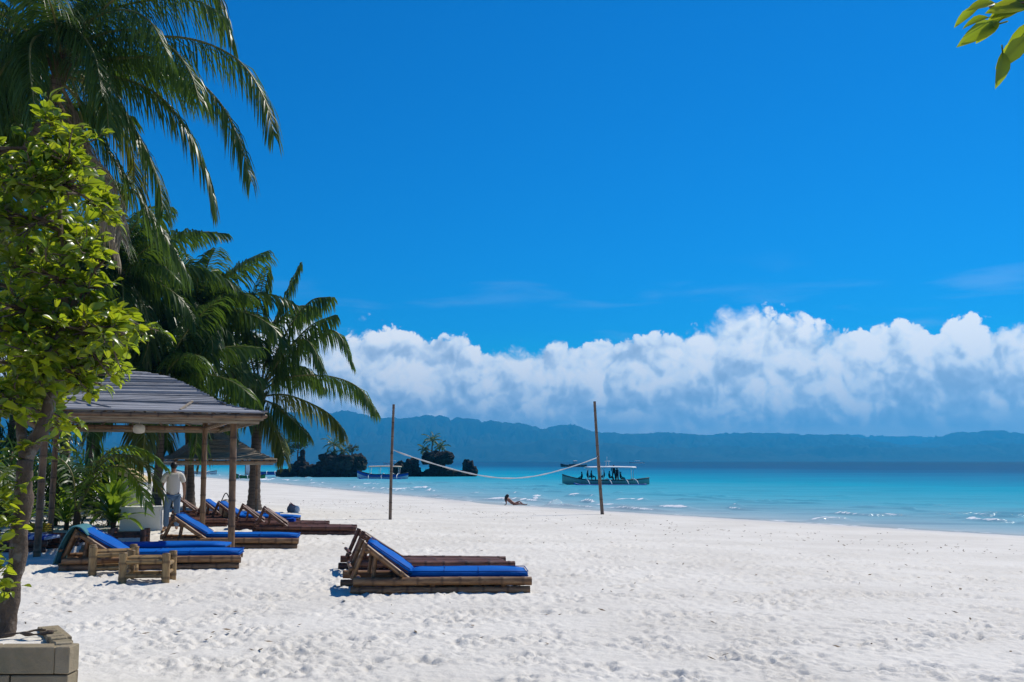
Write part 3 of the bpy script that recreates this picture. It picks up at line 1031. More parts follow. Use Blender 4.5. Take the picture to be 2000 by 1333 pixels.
for args in [
    ((-15.4, 36.4), (-14.57, 36, 8.46), 'coconut palm with a dark crown just above the leafy bush', 32, 3, 4.4),
    ((-13.0, 40.6), (-12.79, 40, 7.6), 'coconut palm with a bushy dark crown left of the low palm', 34, 4, 4.3),
    ((-13.2, 37.4), (-13.1, 37, 4.7), 'short coconut palm whose fronds hang behind the ridge of the front hut roof', 30, 5, 4.0),
    ((-16.8, 33.2), (-16.6, 33, 6.0), 'coconut palm mostly hidden behind the leafy bush at the left edge', 30, 6, 4.2),
    ((-18.8, 42.2), (-18.5, 42, 9.2), 'far coconut palm half hidden behind the hanging dry frond', 26, 7, 4.3),
    ((-16.9, 26.5), (-14.6, 26.0, 10.6), 'tall coconut palm at the left edge, its dark crown behind the leaning one', 30, 8, 4.6),
]:
    (bx_, by_), cr, lab, ne, sd, ln = args
    make_palm((bx_, by_, gz(bx_, by_)), cr, lab, None, ne, sd, ln, 0.17, leafw=0.065, leafl=1.3, nleaf=70)


# ------------------------------------------------------------------ broad leaves
def leaf_mesh(name, L, W, m, curl=0.15, fold=0.18):
    b = MB()
    st = [(0, 0.02), (0.12, 0.45), (0.32, 0.92), (0.52, 1.0), (0.74, 0.72), (0.9, 0.34), (1.0, 0.0)]
    vs, tc, fs = [], [], []
    for s, k in st:
        z = -curl * L * s * s
        for y in (-1, 0, 1):
            vs.append(V(s * L, y * k * W / 2, z + abs(y) * k * W * fold))
            tc.append((s, y, 0))
    for i in range(len(st) - 1):
        for j in range(2):
            a = i * 3 + j
            fs.append((a, a + 3, a + 4, a + 1))
    b.add(vs, fs, tc)
    b.tube([V(-0.25 * L, 0, -0.02 * L), V(0, 0, 0), V(0.9 * L, 0, -curl * L * .8)], [0.004, 0.004, 0.0015], 3, False)
    return b.mesh(name, m)


def rot_to(d, nrm):
    d = d.normalized()
    y = nrm.cross(d)
    if y.length < 1e-3:
        y = d.cross(V(1, 0, 0))
    y.normalize()
    z = d.cross(y)
    return Matrix((d, y, z)).transposed()


def broad_tree(root, clusters, limbs, anchor, seed, npart, per, leafL, spread, meshes, inner_mats):
    """clusters of leaves at branch ends: npart leaves stay single objects, the rest join into foliage"""
    rn = random.Random(seed)
    b = MB()
    for path, r0, r1 in limbs:
        pts = [p + V(mnoise.noise(p * 5), mnoise.noise(p * 5 + V(9, 0, 0)), 0) * r0 * .35 for p in catmull(path, 40)]
        o1 = len(b.v)
        b.tube(pts, [r0 + (r1 - r0) * i / 40 for i in range(41)], 14, True, rn.random() * 9)
        for q in range(o1, len(b.v)):
            p = Vector(b.v[q])
            c_ = pts[min((q - o1) // 14, 40)]
            b.v[q] = tuple(p + (p - c_) * (.28 * mnoise.fractal(V(p.x * 16, p.y * 16, p.z * 6), 1.0, 2.0, 3)))
    b.build('trunk', 'bark', root)
    limb_pts = [p for path, _, _ in limbs for p in catmull(path, 24)]
    tw = MB()
    leaves = []
    for ci, c in enumerate(clusters):
        c = Vector(c)
        near = min((p for p in limb_pts if p.z < c.z + 0.1), key=lambda p: (p - c).length, default=limb_pts[-1])
        mid = near.lerp(c, 0.5) + V(rn.uniform(-.06, .06), rn.uniform(-.06, .06), .05)
        tw.tube(catmull([near, mid, c], 8), [0.018 - 0.0012 * i for i in range(9)], 5, False, ci)
        for s in range(max(2, per // 9)):
            tip = c + V(rn.gauss(0, 1), rn.gauss(0, 1.5), rn.gauss(0, .9)) * spread
            tw.tube(catmull([mid, c.lerp(tip, .5), tip], 5), [0.009, .008, .007, .006, .005, .004], 4, False, ci + s)
            out = (tip - c).normalized()
            for q in range(9):
                a = q * 2.4 + rn.random()
                u = rn.uniform(0.35, 1.05)
                d = (V(math.cos(a), math.sin(a), rn.uniform(-.35, .75)) + out * 0.7).normalized()
                nrm = (UP * 0.7 + V(rn.gauss(0, .6), rn.gauss(0, .6), rn.gauss(0, .2)) + d * 0.2).normalized()
                p = mid.lerp(tip, u) if u < .6 else c.lerp(tip, u)
                leaves.append((p + d * 0.03, rot_to(d, nrm), rn.triangular(0.4, 1.2, .8)))
    tw.build('twigs', 'bark', root)['kind'] = 'stuff'
    rn.shuffle(leaves)
    leaves.sort(key=lambda l: l[0].y - 0.25 * (l[0].x))
    step = max(1, int(len(leaves) * 0.75) // max(npart, 1))
    chosen = set(range(0, step * npart, step))
    fol = [MB(), MB()]
    for i, (p, m3, sc) in enumerate(leaves):
        if i in chosen:
            o = link('leaf', meshes[i % len(meshes)], root)
            o.matrix_local = Matrix.Translation(p) @ m3.to_4x4() @ Matrix.Scale(sc, 4)
        else:
            me = meshes[i % len(meshes)]
            f = fol[0 if rn.random() < 0.65 else 1]
            rnd = rn.random()
            f.add([m3 @ (v_.co * sc) + p for v_ in me.vertices], [tuple(q.vertices) for q in me.polygons], [(0, 0, rnd)] * len(me.vertices))
    for f, m in zip(fol, inner_mats):
        if f.v:
            f.build('foliage', m, root)['kind'] = 'stuff'


PL_Z = 0.5
root = thing('leafy_bush', (-3.72, 7.5, PL_Z - 0.02), 'big yellow-green leafy bush with a forked trunk growing from the stone planter at left', 'bush')
off_ = Vector(root.location)
rn = random.Random(5)
CL = [(-3.53, 4.36), (-3.38, 4.18), (-3.74, 4.12), (-3.23, 4.01), (-3.21, 3.83), (-3.84, 3.91), (-3.56, 3.83), (-3.86, 3.59), (-3.59, 3.55), (-3.31, 3.49), (-3.08, 3.31), (-3.76, 3.23), (-3.45, 3.15), (-3.17, 3.07), (-2.98, 2.91), (-2.87, 2.73), (-3.11, 2.75), (-3.39, 2.79), (-3.67, 2.91), (-3.81, 2.75), (-3.57, 2.56), (-3.3, 2.56), (-3.08, 2.56), (-3.75, 2.36), (-3.48, 2.38), (-3.23, 2.44), (-3.78, 2.17), (-3.65, 2.23), (-4.19, 3.71), (-4.15, 3.07), (-4.15, 2.52), (-4.17, 4.12)]
LOW = [(-3.3, 1.99), (-3.29, 1.83), (-3.63, 1.44), (-3.69, 1.34), (-3.68, 1.18), (-3.65, 0.98), (-3.63, 0.84), (-3.69, 1.75), (-3.61, 1.9)]
cl = []
for x, z in CL:
    if x > -3.45:
        x -= .10
    z -= .05
    cl.append(V(x, 7.45 + rn.uniform(-.25, .25), z) - off_)
    if rn.random() < 0.6:
        cl.append(V(x - rn.uniform(.05, .3), 7.45 + rn.uniform(.3, .9), z + rn.uniform(-.15, .15)) - off_)
TRK = [(-3.72, 0.51), (-3.69, 1.0), (-3.64, 1.45), (-3.62, 1.75), (-3.52, 2.07), (-3.49, 2.25), (-3.45, 2.56), (-3.39, 2.91), (-3.49, 3.51), (-3.53, 4.12)]
LMB = [(-3.64, 1.73), (-3.71, 2.02), (-3.76, 2.29), (-3.81, 2.71), (-3.9, 3.51)]
tp = [V(x, 7.5 + 0.05 * math.sin(i * 1.7), z) - off_ for i, (x, z) in enumerate(TRK)]
lp = [V(x, 7.5 + 0.06 * i, z) - off_ for i, (x, z) in enumerate(LMB)]
tp[0].z = -0.1
bl = [leaf_mesh('leaf', 0.10, 0.06, 'bush_leaf', .2), leaf_mesh('leaf', 0.115, 0.066, 'bush_leaf_pale', .45, .12), leaf_mesh('leaf', 0.08, 0.05, 'bush_leaf', .5, .3), leaf_mesh('leaf', 0.095, 0.06, 'bush_leaf_pale', -.15, .3), leaf_mesh('leaf', 0.125, 0.068, 'bush_leaf', .7, .2)]
low = [V(x, 7.3 + rn.uniform(-.1, .1), z) - off_ for x, z in LOW + [(x - .03, z + .09) for x, z in LOW[2:7]] + [(-3.68, .78), (-3.64, 1.28), (-3.70, 1.55), (-3.58, 1.62)]]
broad_tree(root, cl, [(tp[:4], 0.066, 0.056), (tp[3:], 0.054, 0.012), (lp, 0.042, 0.012), ([tp[5], tp[6] + V(.12, .1, .05), V(-2.95, 7.5, 2.7) - off_], .03, .01),
                      ([tp[6], tp[7] + V(.1, .1, .2), V(-3.1, 7.5, 3.3) - off_], .03, .01)], None, 8, 285, 117, 0.10, 0.098, bl, ('bush_leaf', 'bush_leaf_pale'))
# a few low sprays on the trunk
rn = random.Random(9)
f = MB()
for c in low:
    for q in range(7):
        a = q * 2.4 + rn.random()
        d = V(math.cos(a), math.sin(a) * .6, rn.uniform(-.5, .5)).normalized()
        m3 = rot_to(d, (UP + V(rn.gauss(0, .5), rn.gauss(0, .5), 0)).normalized())
        sc = rn.uniform(.6, 1.1)
        p = c + V(rn.gauss(0, .04), rn.gauss(0, .04), rn.gauss(0, .05))
        me = bl[q % 5]
        f.add([m3 @ (v_.co * sc) + p for v_ in me.vertices], [tuple(k.vertices) for k in me.polygons], [(0, 0, rn.random())] * len(me.vertices))
    tb = min((p for p in catmull(tp, 60)), key=lambda p: (p - c).length)
    f.tube([tb, tb.lerp(c, .5) + V(0, 0, .03), c], [.008, .006, .004], 4, False)
f.build('foliage', 'bush_leaf_pale', root)['kind'] = 'stuff'

# tree at the right edge, just outside the picture, whose leaves reach into the top right corner
root = thing('overhanging_tree', (3.9, 3.3, 0), 'tree standing past the right edge, its yellow-green leaves hanging into the top right corner', 'tree')
o0 = Vector(root.location)
bigleaf = [leaf_mesh('leaf', 0.15, 0.068, 'bush_leaf_pale', .25, .2), leaf_mesh('leaf', 0.16, 0.07, 'bush_leaf', .4, .25)]
tcl = [V(2.02, 3.5, 3.36), V(2.25, 3.6, 3.55), V(2.5, 3.4, 3.7), V(2.8, 3.7, 3.9), V(3.2, 3.3, 4.1), V(3.7, 3.5, 4.3), V(3.4, 2.9, 3.9), V(4.2, 3.6, 4.2)]
broad_tree(root, [c - o0 for c in tcl[2:]], [([V(0, 0, -.1), V(-.1, .05, 1.2), V(-.05, 0, 2.2), V(-.3, 0, 3.4), V(-.2, .1, 4.0)], .11, .03),
                                 ([V(-.05, 0, 2.2), V(-.6, .1, 2.9), V(-1.2, .2, 3.35), V(-1.72, .2, 3.42)], .05, .008)], None, 12, 60, 27, .17, .12, bigleaf, ('bush_leaf', 'bush_leaf_pale'))
for px_, pz_, ang, tip, k in [(1.80, 3.42, 215, -.35, 0), (1.79, 3.40, 200, -.1, 0), (1.70, 3.345, 205, -.5, 1), (1.795, 3.29, 228, -.9, 0), (1.83, 3.36, 240, -1.0, 1), (1.86, 3.28, 262, -1.5, 0), (1.87, 3.42, 180, .1, 1), (1.90, 3.34, 250, -.6, 1), (1.88, 3.38, 300, -.8, 0), (1.84, 3.43, 230, -.2, 1), (1.93, 3.30, 255, -1.2, 0)]:
    o = link('leaf', bigleaf[k], root)
    d = V(math.cos(R(ang)), 0.25 * math.sin(ang), tip * .75).normalized()
    o.matrix_local = Matrix.Translation(V(px_ + .105, 3.5 + .02 * k, pz_ + .01) - o0) @ rot_to(d, (UP * .4 + V(.3, -1.0, 0)).normalized()).to_4x4()
for px_, pz_, ang, tip, k, sc_ in [(1.79, 3.43, 200, -.2, 0, .75), (1.735, 3.42, 215, -.5, 1, .6), (1.80, 3.36, 235, -.6, 0, .7), (1.815, 3.25, 262, -1.6, 1, .8), (1.77, 3.385, 190, -.1, 1, .55)]:
    o = link('leaf', bigleaf[k], root)
    d = V(math.cos(R(ang)), 0.25 * math.sin(ang), tip * .75).normalized()
    o.matrix_local = Matrix.Translation(V(px_, 3.51 + .02 * k, pz_) - o0) @ rot_to(d, (UP * .5 + V(.2, -.8, 0)).normalized()).to_4x4() @ Matrix.Scale(sc_, 4)
b = MB()
b.tube(catmull([V(2.25, 3.5, 3.42) - o0, V(2.08, 3.5, 3.44) - o0, V(1.90, 3.5, 3.43) - o0, V(1.76, 3.5, 3.41) - o0], 10), [.008 - .0005 * i for i in range(11)], 5, True)
b.build('branchlet', 'bark', root)


# ------------------------------------------------------------------ strap-leaved plants and shrubs
def strap(L, W, el, bend, rn, seg=7):
    p = V(0, 0, 0)
    vs, tc = [], []
    rnd = rn.random()
    for i in range(seg + 1):
        s = i / seg
        e = el - bend * s ** 1.4
        k = (0.55 + 1.6 * s if s < .28 else 1.0) * (1 - max(0, s - .45) ** 2 * 3.2)
        k = max(k, 0.0)
        wv = W * k * .5
        nx = V(-math.sin(e), 0, math.cos(e))
        vs += [p + V(0, -wv, 0) + nx * wv * .35, p, p + V(0, wv, 0) + nx * wv * .35]
        tc += [(s, 0, rnd)] * 3
        p = p + V(math.cos(e), 0, math.sin(e)) * L / seg
    fs = []
    for i in range(seg):
        for j in range(2):
            a = i * 3 + j
            fs.append((a, a + 3, a + 4, a + 1))
    return vs, fs, tc


def strap_plant(name, loc, label, n, L, W, seed, m, parts=True, cat='plant', group=None, el=(25, 85), bend=(50, 110), stem=0.25):
    rn = random.Random(seed)
    root = thing(name, loc, label, cat, group)
    b = MB()
    b.tube([V(0, 0, -.05), V(0.02, 0, stem * .6), V(0, 0, stem)], [.07, .06, .05], 8, True, seed)
    b.build('stem', 'sheath', root)
    col = MB()
    for i in range(n):
        u = (i + .5) / n
        az = i * 2.4 + rn.uniform(-.3, .3)
        vs, fs, tc = strap(L * rn.uniform(.7, 1.1), W * rn.uniform(.8, 1.15), R(el[1] + (el[0] - el[1]) * u + rn.uniform(-8, 8)), R(rn.uniform(*bend)), rn)
        if parts:
            b = MB()
            b.add(vs, fs, tc)
            b.build('leaf', m, root, True, (0, 0, stem * (.4 + .6 * (1 - u))), (0, 0, az))
        else:
            mz = Matrix.Rotation(az, 3, 'Z')
            off = V(rn.gauss(0, .36), rn.gauss(0, .3), stem * rn.uniform(.08, 1))
            col.add([mz @ q + off for q in vs], fs, tc)
    if not parts:
        col.build('foliage', m, root)['kind'] = 'stuff'
    return root


strap_plant('spider_lily', (-10.15, 25.7, -.02), 'bright green strap-leaved lily clump in front of the white pillar', 54, 1.45, .17, 31, 'lily_leaf', stem=.4)
strap_plant('spider_lily', (-11.3, 25.6, 0), 'smaller strap-leaved lily left of the bright green clump', 32, 1.15, .12, 32, 'lily_leaf', stem=.35)
strap_plant('spider_lily', (-12.4, 25.6, 0), 'narrow strap-leaved plant behind the left post of the front hut', 26, 1.1, .09, 33, 'lily_leaf', stem=.4)
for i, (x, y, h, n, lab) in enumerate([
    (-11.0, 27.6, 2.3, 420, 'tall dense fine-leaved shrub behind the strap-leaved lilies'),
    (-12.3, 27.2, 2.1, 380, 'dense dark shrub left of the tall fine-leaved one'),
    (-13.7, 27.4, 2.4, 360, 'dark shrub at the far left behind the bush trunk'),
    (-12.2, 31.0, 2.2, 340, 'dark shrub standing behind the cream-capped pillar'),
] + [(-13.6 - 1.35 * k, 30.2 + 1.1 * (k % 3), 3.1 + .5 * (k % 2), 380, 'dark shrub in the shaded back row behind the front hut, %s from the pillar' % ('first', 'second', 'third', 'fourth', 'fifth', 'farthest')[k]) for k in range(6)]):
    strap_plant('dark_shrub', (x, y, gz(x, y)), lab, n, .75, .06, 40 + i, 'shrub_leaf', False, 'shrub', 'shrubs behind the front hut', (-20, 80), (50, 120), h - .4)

# young palms: long fronds from the ground
def young_palm(loc, label, ways, seed, mats, leafl=.6, leafw=.035, nleaf=44):
    root = thing('young_palm', loc, label, 'palm', 'young palms by the huts')
    b = MB()
    b.tube([V(0, 0, -.05), V(.03, 0, .3), V(0, 0, .55)], [.11, .09, .05], 8, True, seed)
    b.build('stem', 'sheath', root)
    for i, wy in enumerate(ways):
        make_frond(root, [Vector(q) for q in wy], seed * 10 + i, nleaf, leafl, leafw, ('rachis', mats[i % len(mats)]), .7, .022)


young_palm((-10.95, 25.35, 0), 'young palm arching its fronds over the white pillar towards the standing man',
           [[(0, 0, .4), (.45, -.1, 1.45), (1.15, -.3, 1.9), (1.9, -.5, 1.55), (2.4, -.6, .85)],
            [(0, 0, .4), (.3, .1, 1.5), (.9, .1, 2.05), (1.6, .1, 2.0), (2.2, .1, 1.55)],
            [(0, 0, .4), (-.2, .1, 1.4), (-.6, .1, 1.8), (-1.1, .1, 1.6)],
            [(0, 0, .4), (.5, -.2, 1.3), (1.2, -.5, 1.6), (1.8, -.8, 1.25), (2.1, -.9, .6)]], 61, ('palm_yellowgreen', 'lily_leaf', 'palm_green', 'lily_leaf'), .7, .05)
young_palm((-9.6, 16.6, 0), 'young palm at the left edge behind the bush trunk',
           [[(0, 0, .4), (.3, 0, 1.3), (.8, -.1, 1.75), (1.3, -.2, 1.5), (1.55, -.2, 1.0)],
            [(0, 0, .4), (.1, -.2, 1.4), (.35, -.5, 1.9), (.7, -.8, 1.8)],
            [(0, 0, .4), (-.3, .1, 1.3), (-.8, .1, 1.6)],
            [(0, 0, .4), (.3, -.3, .9), (.8, -.5, 1.05), (1.2, -.6, .75)]], 62, ('palm_green', 'palm_yellowgreen', 'palm_green', 'lily_leaf'))


# ------------------------------------------------------------------ huts
SLAT_BOX = MB()
SLAT_BOX.box((0, 0, 0), (1, 1, 1))
SLAT_GREY = SLAT_BOX.mesh('slat', 'weathered_slat', False)
SLAT_STRAW = SLAT_BOX.mesh('slat', 'straw_slat', False)


def place_bar(me, name, parent, a, b, w_, th, up):
    """a flat bar from a to b, its flat side facing up"""
    d = (b - a)
    x = d.normalized()
    y = up.cross(x).normalized()
    z = x.cross(y)
    o = link(name, me, parent)
    o.matrix_local = Matrix.Translation((a + b) / 2) @ Matrix((x, y, z)).transposed().to_4x4() @ Matrix.Diagonal((d.length, w_, th, 1))
    return o


def make_hut(label, posts, eave, apex_z, over, nslat, seed, post_r=0.075, sag=0.10, battens=(), rough=.05, slat_me=None):
    rn = random.Random(seed)
    posts = [Vector(p) for p in posts]
    c = sum((V(p.x, p.y, 0) for p in posts), V(0, 0, 0)) / len(posts)
    c.z = gz(c.x, c.y)
    root = thing('beach_hut', c, label, 'hut', 'open bamboo huts on the beach')
    P4 = [p - c for p in posts]
    corners = [V(p.x * over, p.y * over, eave - c.z) for p in P4]
    apex = V(0, 0, apex_z - c.z)
    for i, p in enumerate(P4):
        b = MB()
        top = V(p.x * 0.985, p.y * 0.985, eave - c.z + 0.12)
        b.bamboo(V(p.x, p.y, p.z - 0.15), top, post_r, seed + i, 12, 0.42, 0.015)
        b.build('post', 'bamboo_post', root)
    for i in range(4):
        a, b2 = P4[i], P4[(i + 1) % 4]
        b = MB()
        dd = (b2 - a).normalized() * 0.3
        b.bamboo(V(a.x, a.y, eave - c.z - 0.10) - dd, V(b2.x, b2.y, eave - c.z - 0.10) + dd, 0.055, seed + 20 + i, 10, 0.45)
        b.build('beam', 'bamboo_post', root)
    rafter = MB()

    def at_slope(i, u, s):
        e0, e1 = corners[i], corners[(i + 1) % 4]
        e = e0.lerp(e1, u)
        p = e.lerp(apex, s)
        p.z -= sag * math.sin(2 * math.pi * s) * (apex_z - eave)
        p.z += rough * mnoise.noise(V(p.x * 1.3 + seed, p.y * 1.3, i))
        return p
    for i in range(4):
        b = MB()
        b.tube([at_slope(i, 0, s) - V(0, 0, .05) for s in (0, .25, .5, .75, 1)], .035, 7, True, i)
        b.build('rafter', 'bamboo_post', root)
        b = MB()
        ee0, ee1 = corners[i], corners[(i + 1) % 4]
        b.bamboo(ee0 - V(0, 0, .07), ee1 - V(0, 0, .07), .04, seed + 40 + i, 8, .5)
        b.build('eave_beam', 'bamboo_post', root)
        for k in range(1, 6):
            b = MB()
            b.tube([at_slope(i, k / 6, s) - V(0, 0, .045) for s in (0, .2, .4)] + [at_slope(i, .5 + (k / 6 - .5), .62) - V(0, 0, .045)], .022, 6, True, k)
            b.build('rafter', 'bamboo_post', root)
    for i in range(4):
        for k in range(nslat):
            s = (k + 0.3) / (nslat + .6)
            s2 = s + rn.uniform(-.15, .15) / nslat
            u0, u1 = -0.002 - rn.uniform(0, .022), 1.002 + rn.uniform(0, .022)
            a, b2 = at_slope(i, u0, s2), at_slope(i, u1, s + rn.uniform(-.15, .15) / nslat)
            up = (corners[(i + 1) % 4] - corners[i]).cross(apex - corners[i]).normalized()
            if up.z < 0:
                up = -up
            lift = up * rn.uniform(0, .03)
            slope_len = (apex - (corners[i] + corners[(i + 1) % 4]) / 2).length
            place_bar(slat_me or SLAT_GREY, 'slat', root, a + lift, b2 + lift, slope_len / nslat * rn.uniform(.8, .98), .03, (up + V(rn.gauss(0, .13), rn.gauss(0, .13), 0)).normalized())
    for (i, u0, s0, u1, s1, me, wd) in battens:
        up = (corners[(i + 1) % 4] - corners[i]).cross(apex - corners[i]).normalized()
        up = -up if up.z < 0 else up
        place_bar(me, 'batten', root, at_slope(i, u0, s0) + up * .05, at_slope(i, u1, s1) + up * .05, wd, .03, up)
    # split-bamboo valance below the eave on every side
    for i in range(4):
        e0, e1 = corners[i] * 0.985, corners[(i + 1) % 4] * 0.985
        e0.z = e1.z = eave - c.z
        nrm = (e1 - e0).cross(UP).normalized()
        for k in range(2):
            z = -.115 - k * .062
            place_bar(SLAT_STRAW, 'valance_slat', root, e0 * (1 - .03 * k) * 1.0 + V(0, 0, z - (e0.z * (1 - .03 * k) - e0.z)), e1 * (1 - .03 * k) + V(0, 0, z - (e1.z * (1 - .03 * k) - e1.z)), .056, .014, nrm)
    return root, corners, c


P_H1 = [(-8.68, 18.52, 0), (-5.5, 19.85, 0), (-7.78, 25.4, -.04), (-10.96, 24.0, 0)]
hut1, cor1, c1 = make_hut('large bamboo hut with a grey slatted roof in the left foreground', P_H1, 2.66, 3.66, 1.27, 44, 71, .068, .085,
                          battens=[(0, .64, .0, .80, .30, SLAT_STRAW, .035), (0, .06, .30, .36, .02, SLAT_GREY, .03)])
b = MB()
b.tube([V(0, 0, 0), V(0, 0, .22)], .008, 5)
b.tube([V(0, 0, .02), V(0, 0, -.01), V(0, 0, -.07), V(0, 0, -.14), V(0, 0, -.16)], [.05, .10, .115, .10, .05], 12, True)
lm = b.build('hanging_lamp', 'lamp_cream', None, True, (-7.15, 19.15, 2.42))
tag(lm, 'small cream lamp hanging under the front eave of the large hut', 'lamp')

P_H2 = [(-12.15, 37.4, -.1), (-9.68, 38.2, -.19), (-11.2, 40.6, -.22), (-13.45, 39.8, -.12)]
make_hut('smaller hut with a pyramid slat roof behind the large one', P_H2, 1.78, 2.88, 1.40, 30, 81, .06, .05, slat_me=SLAT_STRAW)


# ------------------------------------------------------------------ loungers
def rounded_slab(b, x0, x1, y0, y1, z0, th, rot=None, org=None, n=10):
    """a soft mattress piece"""
    nx, ny = n, 5
    vs, fs, tc = [], [], []
    for side in (0, 1):
        for i in range(nx + 1):
            for j in range(ny + 1):
                u, v_ = i / nx, j / ny
                ex = min(u, 1 - u) * (x1 - x0)
                ey = min(v_, 1 - v_) * (y1 - y0)
                e = min(1, min(ex, ey) / .05)
                z = z0 + (th * (.62 + .38 * math.sin(e * math.pi / 2)) if side else th * .12 * (1 - e))
                z += (.006 * math.sin(9 * u + 3 * v_) + .010 * mnoise.noise(V(u * 7, v_ * 4, x0))) if side else 0
                p = V(x0 + (x1 - x0) * u, y0 + (y1 - y0) * v_, z)
                tc.append(p.copy())
                if rot is not None:
                    p = rot @ (p - org) + org
                vs.append(p)
    k = (nx + 1) * (ny + 1)
    q = lambda s, i, j: s * k + i * (ny + 1) + j
    for i in range(nx):
        for j in range(ny):
            fs.append((q(1, i, j), q(1, i + 1, j), q(1, i + 1, j + 1), q(1, i, j + 1)))
            fs.append((q(0, i, j), q(0, i, j + 1), q(0, i + 1, j + 1), q(0, i + 1, j)))
    for i in range(nx):
        fs.append((q(0, i, 0), q(0, i + 1, 0), q(1, i + 1, 0), q(1, i, 0)))
        fs.append((q(0, i, ny), q(1, i, ny), q(1, i + 1, ny), q(0, i + 1, ny)))
    for j in range(ny):
        fs.append((q(0, 0, j), q(1, 0, j), q(1, 0, j + 1), q(0, 0, j + 1)))
        fs.append((q(0, nx, j), q(0, nx, j + 1), q(1, nx, j + 1), q(1, nx, j)))
    b.add(vs, fs, tc)


LL, LW, LR = 2.42, 0.84, 0.057
HING = 0.78
BACK = R(33)


def make_lounger(wood, slat_wood, seed):
    root = thing('sun_lounger', (0, 0, 0), 'x', 'sun lounger', 'bamboo sun loungers')
    rn = random.Random(seed)
    z2 = LR * 3 - .008
    for y, sh in ((0, 0.0), (LW, -0.22)):
        for z, e in ((LR - .015, 0.0), (z2, .03)):
            b = MB()
            b.bamboo(V(sh + e, y, z), V(LL + sh * .3 + e * .8, y + rn.uniform(-.01, .01), z), LR * rn.uniform(.96, 1.04), rn.randint(1, 999), 12, .30, .008)
            b.build('side_log', wood, root)
    for x in (0.10, 1.1, LL - .35):
        b = MB()
        b.bamboo(V(x, -.02, LR * 2.2), V(x - .08, LW + .02, LR * 2.2), .042, rn.randint(1, 999), 8, .3)
        b.build('cross_log', wood, root)
    zt = LR * 4 - .022
    sl = MB()
    sl.bamboo(V(HING - .1, 0, zt - .03), V(LL - .04, 0, zt - .03), .028, 5, 8, .36)
    slm = sl.mesh('slat', slat_wood)
    for k in range(10):
        y = .085 + k * (LW - .17) / 9
        link('slat', slm, root, (-.03 - .1 * k / 9 + rn.uniform(-.02, .02), y, rn.uniform(-.004, .004)))
    hz_ = V(HING, 0, zt + .03)
    bd = V(-math.cos(BACK), 0, math.sin(BACK))
    BL = .70
    for y in (.05, LW - .05):
        b = MB()
        b.bamboo(hz_ + V(-.16 * y, y, -.06), hz_ + V(-.16 * y, y, 0) + bd * BL, .042, rn.randint(1, 999), 10, .3)
        b.build('back_rail', wood, root)
    sl = MB()
    sl.bamboo(V(0, 0, 0), bd * (BL - .08), .026, 8, 8, .33)
    slm2 = sl.mesh('back_slat', slat_wood)
    for k in range(7):
        y = .12 + k * (LW - .24) / 6
        link('back_slat', slm2, root, hz_ + V(-.16 * y, y, .03))
    for s in (.16, .95):
        b = MB()
        p = hz_ + bd * (BL * s) + V(0, 0, -.035)
        b.bamboo(p + V(0, -.06, 0), p + V(-.14, LW + .06, 0), .036, rn.randint(1, 999), 8, .3)
        b.build('back_bar', wood, root)
    top = hz_ + bd * (BL * .95)
    for y in (.10, LW - .12):
        b = MB()
        b.bamboo(V(top.x - .02 - .16 * y, y, top.z + .06), V(.02 - .16 * y, y + .02, LR * 3.2), .032, rn.randint(1, 999), 8, .25)
        b.build('prop_leg', wood, root)
        b = MB()
        b.bamboo(V(top.x + .12 - .16 * y, y + .05, top.z - .06), V(.30 - .16 * y, y + .05, LR * 3.2), .028, rn.randint(1, 999), 8, .25)
        b.build('prop_leg', wood, root)
    b = MB()
    b.bamboo(V(.0, -.02, .33), V(-.12, LW + .02, .33), .026, 77, 8, .3)
    b.build('prop_bar', wood, root)
    b = MB()
    rot = Matrix.Rotation(BACK, 3, 'Y')
    rounded_slab(b, HING - .02, LL - .02, .10, LW - .08, zt + .005, .085)
    org = V(HING, 0, zt + .05)
    rounded_slab(b, HING - .70, HING + .03, .10, LW - .08, zt + .03, .085, rot, org)
    mo = b.build('mattress', 'mattress_blue', root)
    b = MB()
    for zz in (zt + .012, zt + .075):
        b.tube([V(HING, .095, zz), V(LL - .03, .095, zz), V(LL - .015, .12, zz), V(LL - .015, LW - .10, zz), V(LL - .03, LW - .075, zz), V(HING, LW - .075, zz)], .007, 5)
        ring = [V(HING - .02, .095, zz + .025), V(HING - .69, .095, zz + .025), V(HING - .705, .12, zz + .025), V(HING - .705, LW - .10, zz + .025), V(HING - .69, LW - .075, zz + .025), V(HING - .02, LW - .075, zz + .025)]
        b.tube([rot @ (q - org) + org for q in ring], .007, 5)
    for x in (1.25, 1.72):
        b.tube([V(x, .10, zt + .02), V(x, .115, zt + .085), V(x + .01, LW * .5, zt + .093), V(x, LW - .095, zt + .085), V(x, LW - .08, zt + .02)], .006, 4)
    b.build('piping', 'piping_blue', mo)
    return root


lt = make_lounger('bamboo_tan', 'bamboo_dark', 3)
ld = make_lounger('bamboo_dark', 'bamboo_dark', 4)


def put_lounger(src, a, b2, label, mattress=True, first=False, dz=-0.012):
    a, b2 = Vector(a), Vector(b2)
    d = b2 - a
    o = src if first else copy_tree(src, None, () if mattress else ('mattress',))
    rz = math.atan2(d.y, d.x)
    m = (a + b2) / 2
    za, zb = gz(a.x, a.y), gz(b2.x, b2.y)
    o.location = (a.x, a.y, za + dz)
    o.rotation_euler = (0, -math.atan2(zb - za, LL), rz)
    s = d.length / LL
    o.scale = (s, 1.0, 1.0)
    o['label'] = label
    return o


